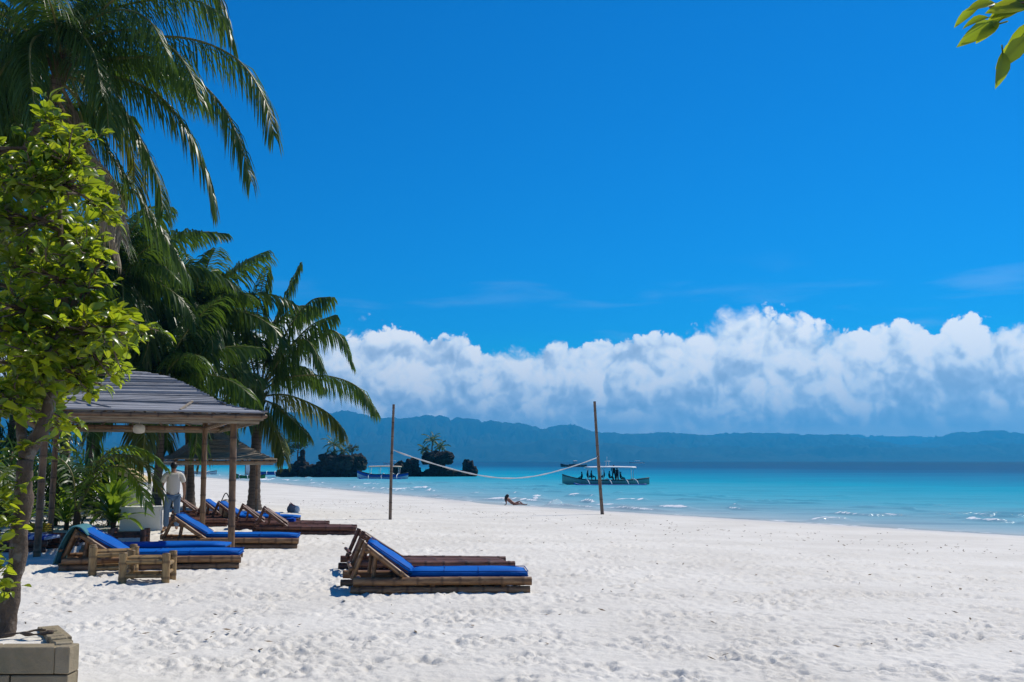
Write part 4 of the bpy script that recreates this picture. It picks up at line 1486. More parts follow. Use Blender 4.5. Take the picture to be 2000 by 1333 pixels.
DP = V(0, 0)
put_lounger(lt, (-2.14, 13.50), (0.24, 13.66), 'tan bamboo lounger with blue mattress alone in the middle foreground', first=True)
put_lounger(lt, (-7.22, 16.2), (-4.46, 16.58), 'blue-cushioned tan bamboo lounger with a teal towel, behind the two small stools')
o = copy_tree(lt, None, ('mattress', 'back_rail', 'back_slat', 'back_bar', 'prop_leg', 'prop_bar'))
put_lounger(o, (-7.6, 17.75), (-5.1, 18.0), 'flat lounger with blue mattress, mostly hidden behind the teal-towel lounger', first=True)
b = MB()
rounded_slab(b, .2, LL - .02, .10, LW - .08, LR * 4 - .02, .085)
b.build('mattress', 'mattress_blue', o)
put_lounger(lt, (-7.05, 20.35), (-4.38, 20.65), 'blue-cushioned lounger beside the right front post of the large hut')
put_lounger(ld, (-2.52, 15.75), (0.02, 16.0), 'bare dark bamboo lounger right behind the middle foreground lounger', first=True)
for ch in list(ld.children):
    if ch.name.startswith('mattress'):
        keep = ch
keep_me = keep.data
for ch in list(keep.children):
    bpy.data.objects.remove(ch)
bpy.data.objects.remove(keep)
bare = 'bare dark bamboo lounger'
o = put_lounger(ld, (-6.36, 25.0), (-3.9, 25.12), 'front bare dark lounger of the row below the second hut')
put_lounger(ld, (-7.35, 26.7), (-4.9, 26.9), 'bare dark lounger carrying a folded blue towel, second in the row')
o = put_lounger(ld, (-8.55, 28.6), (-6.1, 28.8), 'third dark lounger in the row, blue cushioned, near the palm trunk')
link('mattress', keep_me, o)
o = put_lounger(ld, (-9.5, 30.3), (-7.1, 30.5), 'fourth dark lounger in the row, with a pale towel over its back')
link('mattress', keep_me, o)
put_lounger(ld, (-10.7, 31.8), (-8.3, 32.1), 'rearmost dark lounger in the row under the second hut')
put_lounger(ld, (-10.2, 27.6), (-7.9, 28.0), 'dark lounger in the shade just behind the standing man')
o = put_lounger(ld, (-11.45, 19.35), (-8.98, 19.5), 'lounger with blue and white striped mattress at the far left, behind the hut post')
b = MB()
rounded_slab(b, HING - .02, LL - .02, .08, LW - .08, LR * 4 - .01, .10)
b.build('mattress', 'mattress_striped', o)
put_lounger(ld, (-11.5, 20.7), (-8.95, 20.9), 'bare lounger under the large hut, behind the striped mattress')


# towels
def drape(name, pts, width, label, m, seed, cat='towel'):
    """a cloth strip following pts, with folds, spread along width vector"""
    rn = random.Random(seed)
    pts = catmull(pts, 18)
    wv = Vector(width)
    n = 14
    vs, fs, tc = [], [], []
    nrm0 = wv.normalized()
    for i, p in enumerate(pts):
        for j in range(n + 1):
            u = j / n - .5
            hang = i / 18
            q = p + wv * u * (1 + .1 * hang * math.sin(i * .4))
            fold = .018 * math.sin(j * 1.7 + i * .12 + seed) + .012 * math.sin(j * 3.1 + seed * 2)
            q = q + V(-.9, .1, .3).normalized() * fold * (.3 + hang)
            vs.append(q)
            tc.append((i * .05, j * .05, seed))
    for i in range(18):
        for j in range(n):
            a = i * (n + 1) + j
            fs.append((a, a + 1, a + n + 2, a + n + 1))
    b = MB()
    base = Vector(vs[0])
    b.add([q - base for q in vs], fs, tc)
    o = b.build(name, m, None, True, base)
    md = o.modifiers.new('thick', 'SOLIDIFY')
    md.thickness = .012
    return tag(o, label, cat)


drape('towel', [V(-6.86, 16.55, .56), V(-7.00, 16.55, .69), V(-7.14, 16.52, .67), V(-7.28, 16.5, .42), V(-7.36, 16.48, .10)], V(-.14, .70, 0), 'teal towel draped over the raised back of the lounger behind the stools', 'towel_teal', 4)
drape('towel', [V(-9.15, 30.75, .35), V(-9.27, 30.75, .44), V(-9.36, 30.75, .4), V(-9.42, 30.75, .05)], V(-.05, .5, 0), 'pale towel hanging on a lounger back in front of the palm trunk', 'towel_pale', 6)
b = MB()
for k in range(4):
    rounded_slab(b, -.13 + k * .01, .12, -.11, .11, k * .022, .03, n=6)
tag(b.build('folded_towel', 'towel_blue', None, True, (-5.95, 27.15, gz(-5.9, 27) + .20)), 'folded bright blue towel lying on a bare lounger in the row', 'towel')
b = MB()
for k in range(4):
    rounded_slab(b, -.24 + k * .02, .22, -.16, .16, k * .03 + .012 * k, .05, n=6)
tag(b.build('folded_towel', 'towel_yellow', None, True, (-9.9, 21.1, .27)), 'crumpled yellow towel on the lounger at the far left', 'towel')


# ------------------------------------------------------------------ stools
def make_stool(wood):
    root = thing('bamboo_stool', (0, 0, 0), 'x', 'stool', 'low bamboo stools')
    W, Dp, H = .60, .42, .42
    for i, (x, y) in enumerate(((0, 0), (W, 0), (0, Dp), (W, Dp))):
        b = MB()
        b.bamboo(V(x, y, -.03), V(x, y, H * (1.0 if i % 2 else 1.03)), .058, 200 + i, 12, .24)
        b.build('leg', wood, root)
    for y in (0, Dp):
        for z, r in ((.30, .035), (.10, .030)):
            b = MB()
            b.bamboo(V(0.02, y, z), V(W - .02, y, z), r, int(y * 100 + z * 50), 10, .26)
            b.build('rail', wood, root)
    for x in (0, W):
        for z, r in ((.265, .034), (.14, .028)):
            b = MB()
            b.bamboo(V(x, .02, z), V(x, Dp - .02, z), r, int(x * 100 + z * 70), 10, .26)
            b.build('rail', wood, root)
    sl = MB()
    sl.bamboo(V(.02, 0, .34), V(W - .02, 0, .34), .027, 9, 8, .3)
    me = sl.mesh('slat', wood)
    for k in range(6):
        link('slat', me, root, (0, .06 + k * .06, 0))
    return root


st = make_stool('bamboo_stool')
stool_spots = [((-5.58, 14.56), 6, 'front small bamboo stool standing clear on the sand at left'),
               ((-6.42, 15.55), 24, 'bamboo stool half hidden behind the front one, against the lounger'),
               ]
for i, ((x, y), a, lab) in enumerate(stool_spots):
    o = st if i == 0 else copy_tree(st)
    o.location = (x, y, gz(x, y))
    o.rotation_euler.z = R(a)
    o['label'] = lab
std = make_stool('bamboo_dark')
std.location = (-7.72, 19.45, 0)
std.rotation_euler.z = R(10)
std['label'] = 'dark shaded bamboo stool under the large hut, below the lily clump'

# ------------------------------------------------------------------ stone planter at the lower left
pl = thing('stone_planter', (-4.2, 7.2, 0), 'low stone-block planter at the bottom left corner holding the bush', 'planter')
po = Vector(pl.location)
rn = random.Random(77)


def block(c, s, name='block', rz=0.0, m='stone_block'):
    bm = bmesh.new()
    bmesh.ops.create_cube(bm, size=1.0)
    for v_ in bm.verts:
        v_.co = Vector((v_.co.x * s[0], v_.co.y * s[1], v_.co.z * s[2]))
    bmesh.ops.bevel(bm, geom=list(bm.edges), offset=.006, segments=1, affect='EDGES')
    for v_ in bm.verts:
        k = mnoise.noise(v_.co * 9 + Vector(c) * 3)
        v_.co += v_.co.normalized() * k * .0035
    me = bpy.data.meshes.new(name)
    bm.to_mesh(me)
    bm.free()
    at = me.attributes.new('tc', 'FLOAT_VECTOR', 'POINT')
    at.data.foreach_set('vector', np.array([tuple(v_.co + Vector(c)) for v_ in me.vertices], dtype=np.float32).ravel())
    me.materials.append(MATS[m])
    return link(name, me, pl, Vector(c) - po, (0, 0, rz))


BH = .185
for row in range(3):
    z = PL_Z - BH * (row + .5) + .004
    x = -2.98 if row % 2 else -3.075
    if row % 2 == 0:
        block((-3.03, 6.985, z), (.10, .16, BH - .008))
    while x > -5.6:
        wd = .41 + rn.uniform(-.02, .02)
        block((x - wd / 2, 6.98 + rn.uniform(-.006, .006), z), (wd - .012, .15, BH - .010))
        x -= wd
    # right-hand wall running back
    for k in range(3):
        t0 = (k + .5) / 3
        if k == 0 and row % 2 == 0:
            continue
        block((-3.06 - .47 * t0, 7.06 + .72 * t0, z), (.15, .29, BH - .010), 'block', R(33))
for k in range(7):
    t0 = (k + .2) / 7
    block((-3.065 - .46 * t0 + rn.uniform(-.01, .01), 7.02 + .70 * t0, PL_Z - .016 + rn.uniform(0, .006)), (.11 + rn.uniform(-.02, .02), .088, .04), 'coping_stone', R(33 + rn.uniform(-12, 12)))
# the sand fill, humped towards the trunk
n = 26
vs, fs = [], []
for i in range(n + 1):
    for j in range(n + 1):
        u, v_ = i / n, j / n
        xr = -3.08 - .44 * v_
        x = -5.6 + (xr + 5.6) * u
        y = 7.02 + .80 * v_
        z = PL_Z - .035 + .02 * mnoise.noise(V(x * 3, y * 3, 0)) + .012 * mnoise.noise(V(x * 11, y * 11, 2))
        vs.append(V(x, y, z) - po)
for i in range(n):
    for j in range(n):
        a = i * (n + 1) + j
        fs.append((a, a + n + 1, a + n + 2, a + 1))
# skirt at the back so that the fill is solid
k0 = len(vs)
for i in range(n + 1):
    p = vs[i * (n + 1) + n]
    vs.append(V(p.x, p.y + .35, -.05))
for i in range(n):
    fs.append((i * (n + 1) + n, (i + 1) * (n + 1) + n, k0 + i + 1, k0 + i))
b = MB()
b.add(vs, fs)
b.build('sand_fill', 'sand', pl)
b = MB()
b.tube(catmull([V(0, 0, 0), V(.12, .02, .02), V(.24, -.02, .015), V(.36, .03, .03)], 12), [.012 + .007 * math.sin(i * 1.3) for i in range(13)], 6, True, 3)
b.tube(catmull([V(.15, 0, .02), V(.2, .08, .03), V(.27, .1, .03)], 6), .008, 5, True, 4)
tag(b.build('driftwood_stick', 'bark', None, True, (-3.68, 7.38, PL_Z - .01)), 'dry forked stick lying on the stone planter beside the bush trunk', 'stick')

# ------------------------------------------------------------------ white block and pillar with a sloping cream cap
x, y = -9.5, 26.0
b = MB()
b.box((0, 0, .26), (1.0, .7, .60), (0, 0, R(8)), taper=.95)
b.box((0, 0, .575), (1.02, .72, .05), (0, 0, R(8)))
tag(b.build('white_block', 'white_paint', None, False, (x, y, gz(x, y))), 'low white concrete block between the lily clump and the lounger back', 'block')
x, y = -10.45, 27.6
root = thing('white_pillar', (x, y, gz(x, y)), 'white masonry pillar with a sloping cream cap behind the lily clump', 'pillar')
b = MB()
b.box((0.16, 0, .60), (.5, .5, 1.3))
b.build('shaft', 'white_paint', root, False)
b = MB()
vs = [V(-.60, -.34, 1.50), V(.46, -.34, 1.20), V(.46, .34, 1.20), V(-.60, .34, 1.50)]
vs2 = [V(-.60, -.34, 1.62), V(-.30, -.34, 1.66), V(.46, -.34, 1.26), V(.46, .34, 1.26), V(-.30, .34, 1.66), V(-.60, .34, 1.62)]
b.add(vs + vs2, [(3, 2, 1, 0), (4, 5, 8, 9), (5, 6, 7, 8), (0, 1, 6, 5, 4), (2, 3, 9, 8, 7), (1, 2, 7, 6), (3, 0, 4, 9)])
b.build('cap', 'cream_paint', root, False)

# ------------------------------------------------------------------ net poles and the rolled net
def pole(base, top, r, label):
    b = MB()
    base, top = Vector(base), Vector(top)
    b.bamboo(V(0, 0, -.3), top - base, r, int(r * 900), 10, .55, .03, .75)
    return tag(b.build('net_pole', 'pole_wood', None, True, base), label, 'pole', 'the two volleyball net poles')


p1b, p1t = V(-4.29, 35.54, gz(-4.29, 35.54)), V(-4.22, 35.54, 3.74)
p2b, p2t = V(4.21, 46.8, gz(4.21, 46.8)), V(3.88, 46.8, 4.51)
pole(p1b, p1t, .062, 'left bamboo net pole standing upright on the sand')
pole(p2b, p2t, .085, 'right bamboo net pole, tilted slightly, near the water')
e0, e1 = V(-4.1, 35.7, 2.06), V(3.92, 46.6, 1.86)
way = []
for i in range(33):
    u = i / 32
    q = e0.lerp(e1, u)
    sagz = 4 * u * (1 - u)
    way.append(q + V(0, 0, -.78 * sagz - .16 * math.sin(math.pi * u) ** 3))
b = MB()
b.tube([p - e0 for p in way], [.024 + .007 * math.sin(i * 2.1) for i in range(33)], 7, True)
b.tube([V(0, 0, 0), V(-.10, -.08, .05), p1b.lerp(p1t, .58) - e0], .012, 5)
b.tube([e1 - e0, p2b.lerp(p2t, .52) - e0], .012, 5)
tag(b.build('rolled_net', 'rope_white', None, True, e0), 'white rolled-up volleyball net sagging between the two poles', 'net')

# ------------------------------------------------------------------ bits of leaf and weed on the sand
rn = random.Random(404)
b = MB()
cnt = 0
while cnt < 800:
    y = rn.uniform(9, 60)
    x = rn.uniform(-.5, .55) * y
    ts_ = float(shore(x, y))
    if ts_ < 2.5:
        continue
    pr = math.exp(-((ts_ - 9) / 2.6) ** 2) * .8 + .10 + (.5 if x < -2.2 and y < 11 else 0)
    if rn.random() > pr:
        continue
    cnt += 1
    a = rn.uniform(0, 6.28)
    L_ = rn.uniform(.012, .045) * (1 + y / 60)
    d = V(math.cos(a), math.sin(a), rn.uniform(-.05, .2))
    p = V(x, y, gz(x, y) + .012)
    s_ = V(-d.y, d.x, rn.uniform(-.2, .2)) * L_ * rn.uniform(.12, .45)
    b.add([p - d * L_, p - s_ + V(0, 0, .01), p + d * L_ + V(0, 0, .012), p + s_], [(0, 1, 2, 3)])
o = b.build('beach_litter', 'debris', None, False)
tag(o, 'scattered dry leaf and seaweed bits on the sand', None, None, 'stuff')


# ------------------------------------------------------------------ rocks in the sea
def make_rock(name, loc, lumps, label, seed):
    bm = bmesh.new()
    base = Vector(loc)
    for k, (c, r) in enumerate(lumps):
        tmp = bmesh.new()
        bmesh.ops.create_icosphere(tmp, subdivisions=4, radius=1.0)
        for v_ in tmp.verts:
            d = v_.co.normalized()
            q = Vector((d.x * r[0], d.y * r[1], d.z * r[2]))
            # blocky: push towards a rounded box
            mx_ = max(abs(d.x), abs(d.y), abs(d.z))
            q *= (1 / mx_) ** .6 * .92
            w0 = q + Vector(c) + Vector((seed, k * .3, 0))
            nrm = d
            q += nrm * (mnoise.fractal(w0 * .75, 1.0, 2.0, 5) * .34 * min(r) + (abs(mnoise.noise(w0 * 1.6)) - .25) * -.55 * min(1.0, min(r)) + mnoise.fractal(w0 * 3.1, 1.0, 2.1, 3) * .15 * min(1.0, min(r)))
            v_.co = q + Vector(c)
        me_ = bpy.data.meshes.new('tmp')
        tmp.to_mesh(me_)
        tmp.free()
        bm.from_mesh(me_)
        bpy.data.meshes.remove(me_)
    me = bpy.data.meshes.new(name)
    bm.to_mesh(me)
    bm.free()
    me.materials.append(MATS['sea_rock'])
    o = link(name, me, None, base)
    return tag(o, label, 'rock', 'dark rocks standing in the sea')


make_rock('sea_rock', (-29.5, 155, SEA), [
    ((-5.1, 0, .5), (1.9, 1.8, .75)), ((-3.4, 0.3, 1.0), (1.5, 1.7, 1.5)), ((-3.0, 0, 2.3), (.62, .7, .9)), ((-2.9, 0, 3.3), (.36, .36, .95)),
    ((-1.0, 0, .7), (2.6, 2.3, 1.1)), ((1.2, .2, 1.1), (2.3, 2.2, 1.5)), ((2.9, 0, 2.2), (3.1, 2.5, 1.15)), ((5.6, 0, 2.2), (1.5, 1.6, 1.25)), ((4.0, 0, .8), (2.2, 2.0, 1.3)), ((1.0, 0, 2.9), (1.4, 1.5, .6))],
    'broad dark rock with a little spire and greenery, left of the moored blue boat', 3)
make_rock('sea_rock', (-12.6, 160, SEA), [
    ((-4.6, 0, 1.0), (1.7, 1.8, 1.35)), ((-3.2, 0, 1.9), (1.1, 1.2, .9)), ((-3.0, .2, .6), (1.0, 1.2, .9))],
    'low dark rock in front of the palm-topped rock', 5)
make_rock('sea_rock', (-12.6, 161, SEA), [
    ((.6, 0, 2.9), (2.7, 2.1, 1.05)), ((1.9, 0, 3.0), (1.5, 1.5, .95)), ((.6, 0, 1.6), (1.3, 1.3, 1.0)), ((1.2, 0, .5), (2.9, 2.2, .75)), ((3.6, 0, .35), (2.0, 1.8, .6)), ((-.9, 0, .3), (1.3, 1.3, .5))],
    'mushroom-shaped dark rock crowned by a small palm', 7)
make_rock('sea_rock', (-12.6, 161.5, SEA), [
    ((5.5, 0, 1.3), (.85, .85, 1.25)), ((5.9, 0, .75), (1.2, 1.1, .8)), ((5.3, 0, 2.2), (.5, .55, .55))],
    'small pointed dark rock at the right end of the rock group', 9)


# ------------------------------------------------------------------ trees on the rocks
def small_tree(name, loc, h, crown, label, seed, m='tree_leaf', n=900, leaf=.16):
    rn = random.Random(seed)
    root = thing(name, loc, label, 'tree')
    b = MB()
    top = V(.5, 0, h)
    b.tube(catmull([V(0, 0, -.3), V(-.15, 0, h * .35), V(-.1, .1, h * .7), V(-.35, 0, h)], 12), [.16 - .011 * i for i in range(13)], 7, True, seed)
    for j in range(9):
        a = j * 2.4
        s0 = V(-.1, 0, h * (.45 + .05 * j))
        b.tube([s0, s0 + V(math.cos(a) * crown * .45, math.sin(a) * crown * .45, .45), s0 + V(math.cos(a) * crown * .8, math.sin(a) * crown * .8, .8)], [.05, .035, .015], 5, True, j)
    b.build('trunk', 'bark', root)
    f = MB()
    blobs = [(V(rn.gauss(-.1, .55) * crown, rn.gauss(0, .5) * crown, h * .85 + rn.gauss(.1, .42) * crown), rn.uniform(.22, .42) * crown) for _ in range(14)]
    for i in range(n):
        c, r = blobs[i % len(blobs)]
        p = c + V(rn.gauss(0, .5), rn.gauss(0, .5), rn.gauss(0, .4)) * r
        d = V(rn.gauss(0, 1), rn.gauss(0, 1), rn.gauss(.2, .8)).normalized()
        s = d.cross(V(rn.gauss(0, 1), rn.gauss(0, 1), rn.gauss(0, 1))).normalized()
        ln, wd = leaf * rn.uniform(.7, 1.5), leaf * rn.uniform(.25, .5)
        r_ = rn.random()
        f.add([p - s * wd, p + d * ln * .5 - s * wd * .3, p + d * ln, p + s * wd], [(0, 1, 2, 3)], [(0, 0, r_)] * 4)
    f.build('crown', m, root)['kind'] = 'stuff'
    return root


def rock_palm(loc, label, h, n, length, seed, lean=0.0, yellow=False):
    rn = random.Random(seed)
    root = thing('rock_palm', loc, label, 'palm tree', 'small palms on the rocks')
    b = MB()
    c = V(lean, 0, h)
    b.tube([V(0, 0, -.3), c * .5, c], [.12, .1, .08], 7, True, seed)
    b.build('trunk', 'palm_trunk', root)
    for i in range(n):
        u = (i + .5) / n
        way = [c + q for q in generic_way(i * 2.4 + seed, R(80 - 90 * u), R(60 + 40 * u), length * rn.uniform(.8, 1.1), rn)]
        make_frond(root, way, seed * 31 + i, 20, .5, .07, ('rachis', 'palm_yellowgreen' if yellow and i % 2 else 'palm_green'), .9, .03)


small_tree('casuarina_tree', (-33.0, 155, 1.1), 4.0, 1.75, 'feathery round-crowned tree at the left end of the broad rock', 3, n=3200, leaf=.24)
rock_palm((-27.3, 155, 2.0), 'yellow-green palm on top of the broad rock', 2.1, 13, 2.4, 4, -.3, True)
rock_palm((-26.2, 154.6, 2.2), 'low palm clump right of the yellow-green palm on the broad rock', .9, 9, 1.7, 5, .2)
small_tree('rock_shrub', (-24.6, 155, 2.3), 1.5, .8, 'thin shrub at the right end of the broad rock', 6, n=420, leaf=.17)
small_tree('rock_shrub', (-27.6, 154.4, 2.35), .5, .75, 'low spreading shrub across the middle of the broad rock', 8, n=520, leaf=.17)
rock_palm((-12.9, 161, 2.9), 'dark little palm on top of the mushroom-shaped rock', 2.0, 12, 2.1, 6, .1)
rock_palm((-11.9, 161, 2.9), 'shorter palm leaning right on the mushroom-shaped rock', 1.0, 8, 1.7, 7, .5)
rock_palm((-13.6, 160.8, 2.8), 'low palm at the left side of the mushroom-shaped rock', .6, 9, 1.5, 8, -.4, True)


# ------------------------------------------------------------------ boats
def hull(b, L, beam, H, bow=0.6, stern=0.25, n=26, mi_low=0, mi_top=1):
    """double-ended outrigger hull along x, bow at -x, keel at z = -0.25"""
    secs = []
    for i in range(n + 1):
        u = i / n
        x = (u - .5) * L
        w_ = beam * max(.02, (math.sin(math.pi * min(max(u * .98 + .01, 0), 1))) ** .6) * .5
        sheer = H + bow * max(0, .38 - u) ** 2 / .1444 + stern * max(0, u - .7) ** 2 / .09
        keel = -.28 + .75 * bow * max(0, .16 - u) / .16 * .9 + .25 * max(0, u - .88) / .12
        row = []
        for s in (-1, 1):
            pts = [V(x, 0, keel), V(x, s * w_ * .62, keel + (sheer - keel) * .28), V(x, s * w_ * .92, keel + (sheer - keel) * .62), V(x, s * w_, sheer), V(x, s * w_ * .9, sheer)]
            row.append(pts)
        secs.append(row)
    for si in (0, 1):
        o = len(b.v)
        vs = [p for r in secs for p in r[si]]
        b.add(vs, [])
        for i in range(n):
            for j in range(4):
                a = o + i * 5 + j
                q = (a, a + 5, a + 6, a + 1)
                b.f.append(q if si else q[::-1])
                b.mi.append(mi_top if j >= 2 else mi_low)
    o = len(b.v)
    dk = []
    for r in secs:
        dk += [r[0][4] - V(0, 0, .12), r[1][4] - V(0, 0, .12)]
    b.add(dk, [(i * 2, i * 2 + 1, i * 2 + 3, i * 2 + 2) for i in range(n)], mi=mi_low)


def make_bangka(loc, rz, L, label, low, topc, arm, floatm, canopy=None, mast=False, beam=None, sail=None, H=.55, house=False):
    root = thing('outrigger_boat', loc, label, 'boat', 'outrigger boats on the water', rz)
    beam = beam or L * .13
    b = MB()
    hull(b, L, beam, H)
    b.build('hull', [low, topc], root)
    b = MB()
    hull_rail = []
    for sgn in (-1, 1):
        pts = []
        for i in range(21):
            u = i / 20
            w_ = beam * max(.02, math.sin(math.pi * (u * .98 + .01)) ** .6) * .5
            pts.append(V((u - .5) * L, sgn * w_, H + .6 * max(0, .38 - u) ** 2 / .1444 + .25 * max(0, u - .7) ** 2 / .09 + .02))
        b.tube(pts, .045, 5, True)
    b.build('gunwale', 'dark_boat', root)
    span = L * .24
    for sgn in (-1, 1):
        b = MB()
        b.tube(catmull([V(-.40 * L, sgn * span, .16), V(-.28 * L, sgn * span, .0), V(.2 * L, sgn * span, -.02), V(.42 * L, sgn * span, .05)], 16), .085, 7, True)
        b.build('float', floatm, root)
    for x in (-.22, .03, .22, .33):
        b = MB()
        b.tube(catmull([V(x * L, -span, .02), V(x * L - .1, -span * .8, .42), V(x * L - .15, -beam * .4, H + .12), V(x * L - .15, beam * .4, H + .12), V(x * L - .1, span * .8, .42), V(x * L, span, .02)], 24), .05, 6, True)
        b.build('outrigger_arm', arm, root)
    if house:
        b = MB()
        b.box((.02 * L, 0, H + .2), (L * .42, beam * .8, .42), taper=.94)
        b.build('cabin', topc, root, False)
    if canopy:
        cm, x0, x1, z = canopy
        b = MB()
        n = 10
        vs, fs = [], []
        for i in range(n + 1):
            u = i / n
            for j in range(7):
                v_ = j / 6 - .5
                vs.append(V((x0 + (x1 - x0) * u) * L, v_ * beam * 1.25, z + .12 * (1 - (2 * v_) ** 2) + .05 * math.sin(u * math.pi)))
        for i in range(n):
            for j in range(6):
                a = i * 7 + j
                fs.append((a, a + 7, a + 8, a + 1))
        b.add(vs, fs)
        cn = b.build('canopy', cm, root)
        md = cn.modifiers.new('thick', 'SOLIDIFY')
        md.thickness = .07
        for u in (.06, .35, .65, .94):
            for sgn in (-1, 1):
                b = MB()
                xx_ = (x0 + (x1 - x0) * u) * L
                b.tube([V(xx_, sgn * beam * .42, H - .1), V(xx_, sgn * beam * .55, z + .02)], .035, 5)
                b.build('canopy_post', arm, root)
    if mast:
        z = canopy[3] if canopy else H
        b = MB()
        for dx in (-.18, .18):
            b.tube([V(.02 * L + dx, 0, z + .05), V(.02 * L + dx * .6, 0, z + .75)], .03, 5)
        b.tube([V(.02 * L - .3, 0, z + .68), V(.02 * L + .3, 0, z + .68)], .03, 5)
        b.tube([V(.02 * L - .05, 0, z + .68), V(.02 * L - .05, 0, z + 1.15)], .022, 5)
        b.build('mast', 'white_boat', root)
    if sail:
        h = sail
        b = MB()
        b.tube([V(-.1 * L, 0, 0), V(-.1 * L, 0, h)], .05, 6)
        b.build('mast', 'pole_wood', root)
        b = MB()
        vs, fs = [], []
        for i in range(9):
            for j in range(7):
                u, v_ = i / 8, j / 6
                vs.append(V(-.09 * L + u * L * .30 * (1 - .75 * v_), .18 * math.sin(math.pi * u) * (1 - v_), H + .25 + v_ * (h - H - .3)))
        for i in range(8):
            for j in range(6):
                a = i * 7 + j
                fs.append((a, a + 7, a + 8, a + 1))
        b.add(vs, fs)
        so = b.build('sail', 'sail_cloth', root)
        so.modifiers.new('thick', 'SOLIDIFY').thickness = .02
    return root


BOAT = V(9.95, 106.5, SEA)
make_bangka(BOAT, R(4), 9.3, 'long green outrigger boat with a flat white awning and passengers, behind the right net pole', 'green_boat', 'green_boat', 'white_boat', 'blue_boat', ('white_boat', -.24, .34, 1.78), True, H=.46)
make_bangka((-17.9, 139, SEA), R(-6), 7.2, 'blue outrigger boat with a cream canopy moored between the rocks', 'white_boat', 'blue_boat', 'white_boat', 'blue_boat', ('canopy_cream', -.28, .36, 1.65), False, H=.6)
make_bangka((-36.2, 138, SEA), R(3), 4.6, 'small green sailing outrigger with a white sail, seen past the palm trunk', 'bright_green_boat', 'bright_green_boat', 'white_boat', 'white_boat', None, False, sail=2.8, H=.42)
make_bangka((-43.5, 178, SEA), R(8), 7.5, 'low blue boat left of the broad rock', 'blue_boat', 'blue_boat', 'white_boat', 'blue_boat', None, False, H=.5)
make_bangka((-57.5, 182, SEA), R(0), 8.0, 'pale boat with a white awning seen between the hut posts', 'white_boat', 'white_boat', 'white_boat', 'white_boat', ('white_boat', -.2, .2, 1.75), False, H=.45)
make_bangka((24.0, 390, SEA), R(10), 10.5, 'distant dark outrigger boat with a white awning left of the right pole', 'dark_boat', 'dark_boat', 'dark_boat', 'dark_boat', ('white_boat', -.02, .12, 2.3), False, H=.7, house=True)
make_bangka((66.0, 122, SEA), R(0), 7.0, 'dark boat cut off by the right edge', 'dark_boat', 'dark_boat', 'white_boat', 'white_boat', None, False, H=.4)
for k, (x, y, L, lab) in enumerate([(112, 900, 14, 'tiny white boat far out near the far shore, right of the right pole'),
                                    (-88, 480, 9, 'tiny distant boat above the blue moored boat'),
                                    (-74, 620, 11, 'tiny pale boat on the horizon between the rocks'),
                                    (-62, 760, 12, 'farthest pale boat on the horizon beside the left net pole'),
                                    (-140, 420, 9, 'tiny distant boat seen under the second hut')]):
    make_bangka((x, y, SEA), R(5 * k), L, lab, 'white_boat' if k != 1 else 'dark_boat', 'white_boat', 'white_boat', 'white_boat', ('white_boat', -.15, .2, 2.2), False, H=.7)


# ------------------------------------------------------------------ people
def skin_body(name, joints, bones, m, parent, loc=None, rot=None, sub=2, rootj=None):
    """joints: name -> (co, radius) ; one continuous surface grown along the bones"""
    names = list(joints)
    bm = bmesh.new()
    lay = bm.verts.layers.skin.verify()
    vm_ = {}
    for nme in names:
        co, r = joints[nme]
        v_ = bm.verts.new(co)
        v_[lay].radius = (r, r) if not isinstance(r, tuple) else r
        v_[lay].use_root = nme == rootj
        vm_[nme] = v_
    for a, b_ in bones:
        bm.edges.new((vm_[a], vm_[b_]))
    me = bpy.data.meshes.new(name)
    bm.to_mesh(me)
    bm.free()
    me.materials.append(MATS[m])
    o = link(name, me, parent, loc, rot)
    sk = o.modifiers.new('skin', 'SKIN')
    sk.use_smooth_shade = True
    sb = o.modifiers.new('sub', 'SUBSURF')
    sb.levels = sb.render_levels = sub
    return o


# the man standing by the loungers, seen from behind
mx_, my_ = -8.76, 26.0
man = thing('person', (mx_, my_, gz(mx_, my_)), 'man in white shirt and jeans standing by the loungers behind a palm frond', 'person', None, R(25))
J = {'pel': (V(0, 0, .93), (.15, .11)), 'waist': (V(0, 0, 1.08), (.145, .10)), 'chest': (V(0, .01, 1.28), (.17, .115)), 'neckb': (V(0, 0, 1.44), (.085, .075)), 'neck': (V(0, 0, 1.50), .055), 'head': (V(0, .03, 1.57), (.075, .085)), 'crown': (V(0, .03, 1.68), (.07, .08)),
     'shr': (V(.19, 0, 1.41), .062), 'elr': (V(.27, .0, 1.14), .045), 'wrr': (V(.29, .06, .91), .032), 'hnr': (V(.29, .08, .84), .035), 'fnr': (V(.285, .10, .76), .018), 'thr': (V(.265, .13, .83), .014),
     'shl': (V(-.19, 0, 1.41), .062), 'ell': (V(-.27, .03, 1.15), .045), 'wrl': (V(-.24, .18, .98), .032), 'hnl': (V(-.22, .24, .95), .035), 'fnl': (V(-.20, .30, .92), .018), 'thl': (V(-.19, .24, .98), .014),
     'hir': (V(.10, 0, .86), .095), 'knr': (V(.12, .03, .49), .066), 'anr': (V(.12, -.02, .10), .045), 'ftr': (V(.14, .14, .04), .04),
     'hil': (V(-.10, 0, .86), .095), 'knl': (V(-.13, .08, .50), .066), 'anl': (V(-.14, .07, .10), .045), 'ftl': (V(-.16, .23, .04), .04)}
